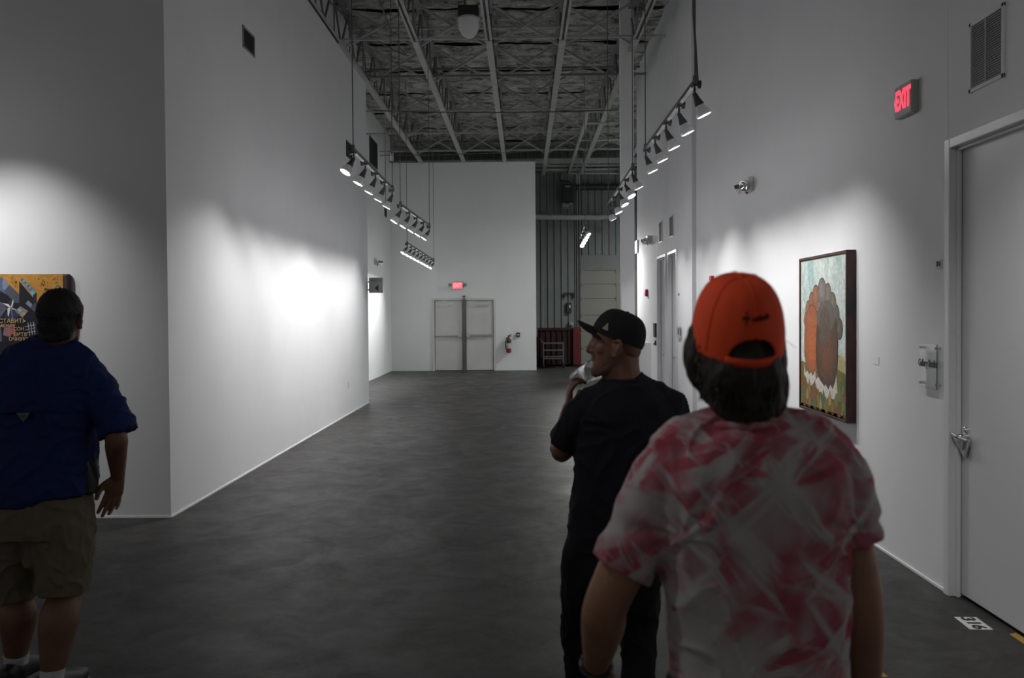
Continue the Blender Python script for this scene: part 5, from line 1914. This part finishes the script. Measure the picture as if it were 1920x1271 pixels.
    loft_v(s, [(A(1150, 1010), 0.183, 0.118), (A(1147, 1045), 0.200, 0.13), (A(1146, 1085), 0.200, 0.13)], ex=2.4)
    for hip, kn, an, fr in ((A(1100, 1070), A(1086, 1170, 0.04), A(1092, 1330, 0.10), 1), (A(1195, 1070), A(1200, 1170, 0.02), A(1190, 1330, -0.12), -1)):
        an = Vector((an.x, an.y, 0.05))
        tube(s, [hip, hip.lerp(kn, 0.5), kn, kn.lerp(an, 0.5), an], [(0.098, 0.115), (0.088, 0.10), (0.074, 0.08), (0.068, 0.075), (0.068, 0.08)], flat1=True, seg=24)
    skin_mesh('trousers', s, pm, root, 0.007, 3, folds(0.008, 9, 31, (1, 1, 0.7), 0.3))
    for px_, dy in ((1092, 0.10), (1188, -0.12)):
        an = A(px_, 1330, dy)
        k_ = MB(); shoe(k_, (an.x, an.y - 0.07, 0), (0.0, 1, 0), 0.29, 0.05, 0.08)
        sh_ = skin_mesh('shoe', k_, M['black'], root, 0.006, 3)
        k_ = MB(); sole(k_, (an.x, an.y - 0.076, 0), (0, 1, 0), 0.30)
        mk('sole', k_, M['grey'], sh_, bevel=0.004)
    # clear cup, tilted to the mouth
    cupo = thing('drinking_cup', cb, 'clear plastic cup held to the mouth by the man in the black cap', 'cup')
    L = (ct - cb).length
    c = MB()
    c.lathe(cb, ax, [(0.0, 0.018), (0.0, 0.025), (0.004, 0.0265), (0.02, 0.028), (L * 0.5, 0.034), (L, 0.041), (L + 0.002, 0.043), (L + 0.003, 0.041), (L, 0.0395), (L * 0.5, 0.0325), (0.02, 0.0265), (0.008, 0.024), (0.007, 0.012)], 32)
    mk('cup_wall', c, M['cup'], cupo, smooth=True)
    c = MB()
    c.lathe(cb - ax * 0.002, ax, [(0, 0.0235), (0, 0.0262), (0.005, 0.0268), (0.006, 0.024)], 28)
    mk('base_ring', c, M['lgrey'], cupo, smooth=True)
    return root


man_black()


# ------------------------------------------------------------------ man in the orange cap
def tie_dye():
    m = bpy.data.materials.new('tie_dye_cotton')
    m.use_nodes = True
    nt = m.node_tree
    b = nt.nodes['Principled BSDF']
    b.inputs['Roughness'].default_value = 0.85
    b.inputs['Specular IOR Level'].default_value = 0.2
    tc = nt.nodes.new('ShaderNodeTexCoord')

    def noi(scale, sx, sy, sz, rot, detail, dist, off=0.0):
        mp = nt.nodes.new('ShaderNodeMapping')
        mp.vector_type = 'TEXTURE'
        mp.inputs['Rotation'].default_value = (0, rot, 0)
        mp.inputs['Scale'].default_value = (1 / sx, 1 / sy, 1 / sz)
        mp.inputs['Location'].default_value = (off, off * 0.7, off * 1.3)
        nt.links.new(tc.outputs['Object'], mp.inputs['Vector'])
        n = nt.nodes.new('ShaderNodeTexNoise')
        n.inputs['Scale'].default_value = scale
        n.inputs['Detail'].default_value = detail
        n.inputs['Roughness'].default_value = 0.5
        n.inputs['Distortion'].default_value = dist
        nt.links.new(mp.outputs[0], n.inputs['Vector'])
        return n.outputs['Fac']

    def ramp(src, stops):
        r = nt.nodes.new('ShaderNodeValToRGB')
        cr = r.color_ramp
        while len(cr.elements) < len(stops):
            cr.elements.new(0.5)
        for e, (p, c) in zip(cr.elements, stops):
            e.position = p
            e.color = (*c, 1)
        nt.links.new(src, r.inputs[0])
        return r.outputs[0]

    def mix(a, c, fac, mode='MIX'):
        x = nt.nodes.new('ShaderNodeMix')
        x.data_type = 'RGBA'
        x.blend_type = mode
        if isinstance(fac, float):
            x.inputs[0].default_value = fac
        else:
            nt.links.new(fac, x.inputs[0])
        nt.links.new(a, x.inputs[6])
        if isinstance(c, tuple):
            x.inputs[7].default_value = (*c, 1)
        else:
            nt.links.new(c, x.inputs[7])
        return x.outputs[2]
    g = (0.42, 0.40, 0.39)
    base = ramp(noi(7.5, 1, 1, 0.8, 0.5, 3, 0.5), [(0.39, g), (0.47, (0.40, 0.28, 0.29)), (0.55, (0.38, 0.13, 0.155)), (0.67, (0.32, 0.045, 0.07))])
    streak1 = ramp(noi(11, 2.4, 1, 0.42, 0.85, 3, 0.5, 3.0), [(0.54, (0, 0, 0)), (0.64, (0.92, 0.92, 0.92))])
    streak2 = ramp(noi(11, 2.4, 1, 0.40, -0.65, 3, 0.5, 7.0), [(0.54, (0, 0, 0)), (0.64, (0.92, 0.92, 0.92))])
    streak3 = ramp(noi(10, 0.45, 1, 2.2, 0.28, 3, 0.5, 11.0), [(0.56, (0, 0, 0)), (0.66, (0.85, 0.85, 0.85))])
    r1 = ramp(noi(9, 2.0, 1, 0.35, 1.2, 2, 0.3, 15.0), [(0.59, (0, 0, 0)), (0.64, (1, 1, 1))])
    c = mix(base, (0.36, 0.08, 0.105), r1)
    c = mix(c, (0.44, 0.44, 0.435), streak1)
    c = mix(c, (0.44, 0.44, 0.435), streak2)
    c = mix(c, (0.42, 0.40, 0.40), streak3)
    nt.links.new(c, b.inputs['Base Color'])
    n2 = nt.nodes.new('ShaderNodeTexNoise')
    n2.inputs['Scale'].default_value = 420
    nt.links.new(tc.outputs['Object'], n2.inputs['Vector'])
    bp = nt.nodes.new('ShaderNodeBump')
    bp.inputs['Strength'].default_value = 0.12
    bp.inputs['Distance'].default_value = 0.01
    nt.links.new(n2.outputs['Fac'], bp.inputs['Height'])
    nt.links.new(bp.outputs[0], b.inputs['Normal'])
    return m


def man_orange():
    YC_ = 1.53
    A = lambda px, py, dy=0.0: at(px, py, YC_ + dy)
    root = thing('person', (A(1410, 900).x, YC_, 0), 'man in an orange cap and red and white tie-dye T-shirt, seen from behind', 'person')
    skin = skin_mat('tanned_skin', (0.32, 0.17, 0.105), (0.25, 0.125, 0.08))
    hd = Head(A(1379, 520) - Vector((0, 0, 0.236)), 0.05, 0.0, -0.02, 0.95)
    ls, rs = A(1244, 900), A(1566, 892)
    lel, lwr = A(1138, 1128, 0.03), A(1117, 1252, 0.21)
    rel, rwr = A(1616, 1130, 0.0), A(1622, 1345, 0.08)
    b = MB()
    hd.skull(b, ear=0.9)
    tube(b, [hd.p(0, -0.03, 0.07), A(1396, 760), A(1402, 810), A(1404, 850)], [(0.062, 0.064), (0.063, 0.065), (0.072, 0.07), (0.10, 0.08)])
    loft_v(b, [(A(1404, 850), 0.13, 0.08), (A(1405, 920), 0.165, 0.095), (A(1412, 1020), 0.155, 0.095), (A(1416, 1120), 0.15, 0.09), (A(1420, 1270), 0.148, 0.09), (A(1420, 1420), 0.16, 0.10)])
    tube(b, [A(1370, 850), ls, ls.lerp(lel, 0.5), lel, lel.lerp(lwr, 0.35), lwr], [0.05, 0.055, 0.049, 0.044, 0.045, (0.027, 0.022)])
    tube(b, [A(1440, 850), rs, rs.lerp(rel, 0.5), rel, rel.lerp(rwr, 0.35), rwr], [0.05, 0.052, 0.044, 0.040, 0.038, (0.028, 0.022)])
    hand(b, lwr, A(1126, 1345, 0.27) - lwr, (1, 0.1, 0), (0.1, 0.9, 0.4), (0.3, 0.4, 0.5, 0.55), 1.0, 1.0, 0.3)
    hand(b, rwr, (0.02, 0.12, -1), (-1, 0, 0), (-0.2, 1, 0), (0.35, 0.4, 0.45, 0.5), 1.0)
    F1, F2 = (A(1360, 900).x, YC_ - 0.10), (A(1470, 900).x, YC_ + 0.14)
    for (fx, fy), hx in ((F1, -0.085), (F2, 0.085)):
        hip = Vector((A(1420, 900).x + hx, YC_, 0.93))
        kn = Vector((fx + hx * 0.3, (fy + YC_) / 2 + 0.05, 0.50))
        an = Vector((fx, fy, 0.10))
        tube(b, [hip, hip.lerp(kn, 0.5), kn, kn.lerp(an, 0.35), an, an - Vector((0, 0, 0.05))], [0.088, 0.075, 0.055, 0.058, 0.038, 0.04])
        tube(b, [Vector((an.x, an.y, 0.06)), Vector((an.x, an.y + 0.09, 0.045)), Vector((an.x, an.y + 0.15, 0.04))], [0.035, 0.032, 0.028])
    skin_mesh('body', b, skin, root, 0.005, 4)
    # wavy dark hair
    hm = mat('dark_wavy_hair', (0.022, 0.017, 0.013), 0.6, bump=0.7, bscale=90, stretch=(1, 1, 0.25), spec=0.4)
    h = MB()
    ball(h, hd.p(0, -0.012, 0.125), (0.083, 0.100, 0.085), hd.M)
    ball(h, A(1392, 690, -0.045), (0.082, 0.062, 0.085))
    ball(h, A(1400, 745, -0.045), (0.066, 0.048, 0.055))
    tube(h, [A(1309, 626, 0.0), A(1305, 658, 0.0), A(1316, 702, -0.01), A(1345, 745, -0.02), A(1362, 772, -0.03)], [0.020, 0.024, 0.026, 0.024, 0.016])
    tube(h, [A(1450, 640, -0.0), A(1452, 690, -0.01), A(1456, 738, -0.02), A(1442, 775, -0.03)], [0.022, 0.023, 0.025, 0.018])
    tube(h, [A(1370, 755, -0.06), A(1398, 774, -0.062), A(1432, 768, -0.06)], [0.022, 0.021, 0.020])
    random.seed(12)

    def hair_disp(co, n):
        q = co * 38
        return n * (0.007 * noise.noise(Vector((q.x, q.y, q.z * 0.45))) + 0.004 * noise.noise(Vector((q.x * 2.6, q.y * 2.6, q.z * 0.9))))
    ball(h, hd.p(-0.080, -0.008, 0.105), (0.017, 0.030, 0.040), hd.Mr); ball(h, hd.p(0.080, -0.008, 0.105), (0.017, 0.030, 0.040), hd.Mr)
    ho = skin_mesh('hair', h, hm, root, 0.005, 3, hair_disp)
    lk = MB()
    for i in range(260):
        t = random.random()
        sd = random.choice((-1, 1)) if random.random() < 0.55 else 0
        if sd < 0:
            st = A(1318 + random.uniform(-14, 20), random.uniform(630, 730), random.uniform(-0.05, 0.02))
            dv = Vector((-0.25 + 0.5 * max(0, (1.62 - st.z) * 6), -0.05, -1))
        elif sd > 0:
            st = A(1452 + random.uniform(-16, 12), random.uniform(650, 740), random.uniform(-0.05, 0.02))
            dv = Vector((0.18 - 0.1 * t, -0.05, -1))
        else:
            st = A(random.uniform(1340, 1450), random.uniform(700, 758), -0.085)
            dv = Vector((random.uniform(-0.2, 0.25), -0.15, -1))
        L = random.uniform(0.016, 0.038)
        ph = random.uniform(0, 6)
        pts = []
        for j in range(7):
            u = j / 6
            pts.append(st + dv.normalized() * L * u + Vector((math.sin(ph + u * 3.2), math.cos(ph + u * 2.4), 0)) * 0.007 * u)
        rr = random.uniform(0.0014, 0.0034)
        P_ = len(lk.v)
        lk.wire(pts, rr, 5)
        for j in range(7):
            c_ = pts[j]
            k_ = 1 - (j / 6) ** 1.6 * 0.92
            for q in range(5):
                lk.v[P_ + j * 5 + q] = c_ + (lk.v[P_ + j * 5 + q] - c_) * k_
    for (a, b_, c_) in (((1463, 633), (1478, 641), (1492, 652)), ((1463, 690), (1474, 704), (1473, 725)), ((1466, 728), (1480, 738), (1476, 755)), ((1293, 650), (1281, 662), (1287, 690))):
        lk.wire([A(*a, -0.01), A(*b_, -0.01), A(*c_, -0.01)], 0.0005, 5)
    mk('hair_locks', lk, hm, ho, smooth=True)
    # orange cap
    org = mat('orange_cap_cloth', (0.90, 0.088, 0.025), 0.8, var=0.1, vscale=14, bump=0.2, bscale=500, spec=0.25)
    cr, C, dome = cap(root, hd, 0.110, -0.008, 0.0895, 0.112, 0.146, math.radians(19), org, opening=True, vis_w=0.075, vis_l=0.07)
    s = MB()
    vs, fs = [], []
    for k in range(25):
        t = 1.5 * PI - 0.60 + 1.20 * k / 24
        for (u, g) in ((0.0, 1.004), (0.075, 1.006)):
            g -= 0.02 * abs(k / 12 - 1) ** 6
            p = dome(t, 0, g); p.z = -0.001 + u * 0.23
            vs.append(C(*p))
    for k in range(24):
        fs.append((2 * k, 2 * k + 2, 2 * k + 3, 2 * k + 1))
    s.add(vs, fs)
    st = mk('cap_strap', s, org, cr, smooth=True)
    so = st.modifiers.new('web', 'SOLIDIFY'); so.thickness = 0.002; so.offset = 0
    dkr = mat('dark_maroon_embroidery', (0.035, 0.008, 0.010), 0.8)
    e = MB()
    N = lambda t, u: C(*dome(1.5 * PI + t, u, 1.012))
    e.add([N(-0.31, 0.405), N(-0.15, 0.405), N(-0.15, 0.435), N(-0.31, 0.435)], [(0, 1, 2, 3)])
    e.add([N(-0.235, 0.35), N(-0.205, 0.35), N(-0.205, 0.49), N(-0.235, 0.49)], [(0, 1, 2, 3)])
    for k in range(9):
        a = -0.08 + k * 0.052
        h_ = 0.385 + k * 0.003
        top = h_ + (0.062 if k in (3, 7) else 0.048)
        e.add([N(a, h_), N(a + 0.014, h_), N(a + 0.014, top), N(a, top)], [(0, 1, 2, 3)])
        e.add([N(a, h_ + 0.020), N(a + 0.044, h_ + 0.020), N(a + 0.044, h_ + 0.034), N(a, h_ + 0.034)], [(0, 1, 2, 3)])
        if k % 2:
            e.add([N(a + 0.030, h_), N(a + 0.044, h_), N(a + 0.044, top - 0.006), N(a + 0.030, top - 0.006)], [(0, 1, 2, 3)])
    em = mk('embroidery', e, dkr, cr, label='dark stitched cross and short line of lettering above the strap opening')
    so = em.modifiers.new('thread', 'SOLIDIFY'); so.thickness = 0.0012; so.offset = 0
    # T-shirt
    td = tie_dye()
    s = MB()
    loft_v(s, [(A(1398, 797), 0.090, 0.080), (A(1400, 812), 0.125, 0.092), (A(1402, 835), 0.160, 0.104), (A(1404, 870), 0.190, 0.114), (A(1406, 930), 0.198, 0.120), (A(1411, 1000), 0.186, 0.120), (A(1416, 1110), 0.178, 0.115),
               (A(1420, 1200), 0.170, 0.112), (A(1421, 1300), 0.172, 0.118), (A(1421, 1440), 0.182, 0.125)], ex=2.35)
    tube(s, [A(1370, 812), A(1300, 833), ls + Vector((0.015, 0, 0.012)), ls + Vector((-0.010, 0, -0.02)), ls.lerp(lel, 0.42), ls.lerp(lel, 0.70)], [0.056, 0.064, 0.069, 0.067, 0.062, 0.063], flat1=True, seg=28)
    tube(s, [A(1430, 812), A(1505, 830), rs + Vector((-0.02, 0, 0.012)), rs + Vector((0.006, 0, -0.02)), rs.lerp(rel, 0.30), rs.lerp(rel, 0.52)], [0.056, 0.064, 0.069, 0.066, 0.060, 0.062], flat1=True, seg=28)
    f1 = folds(0.007, 9, 41, (1, 1, 0.75), 0.3)
    arm_l, arm_r = A(1262, 985), A(1572, 975)

    def shirt_disp(co, n):
        v = f1(co, n)
        for q, sgn in ((arm_l, 1), (arm_r, -1)):                      # creases fanning from the armpits
            dx, dz = (co.x - q.x) * sgn, co.z - q.z
            r_ = math.hypot(dx, dz)
            if 0.01 < r_ < 0.26 and n.y < 0.3:
                a = math.atan2(dz, dx)
                v = v + n * (0.006 * 0.5 * math.sin(a * 9 + 2) * math.exp(-((r_ - 0.06) / 0.09) ** 2))
        return v
    skin_mesh('t_shirt', s, td, root, 0.0055, 4, shirt_disp)
    c = MB()
    cc = A(1396, 797)
    ring = [cc + Vector((math.cos(t) * 0.081, 0.0 + math.sin(t) * 0.073, -0.008 * math.sin(t) + 0.0)) for t in [2 * PI * k / 16 for k in range(17)]]
    tube(c, ring, [(0.008, 0.009)] * 17, ref=(0, 0, 1), seg=10, sub=2)
    mk('neck_rib', c, td, root, smooth=True)
    # wristband
    w_ = MB()
    dw = (lwr - lel).normalized()
    cw = lwr - dw * 0.012
    a_ = dw.cross(Vector((0, 1, 0))).normalized(); b2 = a_.cross(dw)
    ring = [cw + a_ * math.cos(t) * 0.033 + b2 * math.sin(t) * 0.029 for t in [2 * PI * k / 20 for k in range(21)]]
    w_.wire(ring, 0.0062, 8)
    mk('wristband', w_, M['black'], root, smooth=True, label='black wristband')
    # shorts, shoes (below the frame)
    s = MB()
    sx_ = A(1420, 900).x
    loft_v(s, [((sx_, YC_, 1.0), 0.168, 0.108), ((sx_, YC_, 0.95), 0.178, 0.118), ((sx_, YC_, 0.86), 0.18, 0.12)], ex=2.4)
    for (fx, fy), hx in ((F1, -0.085), (F2, 0.085)):
        kn = Vector((fx + hx * 0.3, (fy + YC_) / 2 + 0.05, 0.50))
        tube(s, [Vector((sx_ + hx, YC_, 0.9)), Vector((sx_ + hx, YC_, 0.9)).lerp(kn, 0.5), kn], [(0.095, 0.11), (0.09, 0.10), (0.085, 0.09)], flat1=True)
    skin_mesh('shorts', s, mat('grey_shorts_cloth', (0.08, 0.08, 0.085), 0.85), root, 0.007, 3, folds(0.006, 10, 51))
    for (fx, fy) in (F1, F2):
        k_ = MB(); shoe(k_, (fx, fy - 0.07, 0), (0.0, 1, 0), 0.28, 0.05, 0.08)
        sh_ = skin_mesh('shoe', k_, M['grey'], root, 0.006, 3)
        k_ = MB(); sole(k_, (fx, fy - 0.076, 0), (0, 1, 0), 0.29)
        mk('sole', k_, M['white'], sh_, bevel=0.004)
    return root


man_orange()
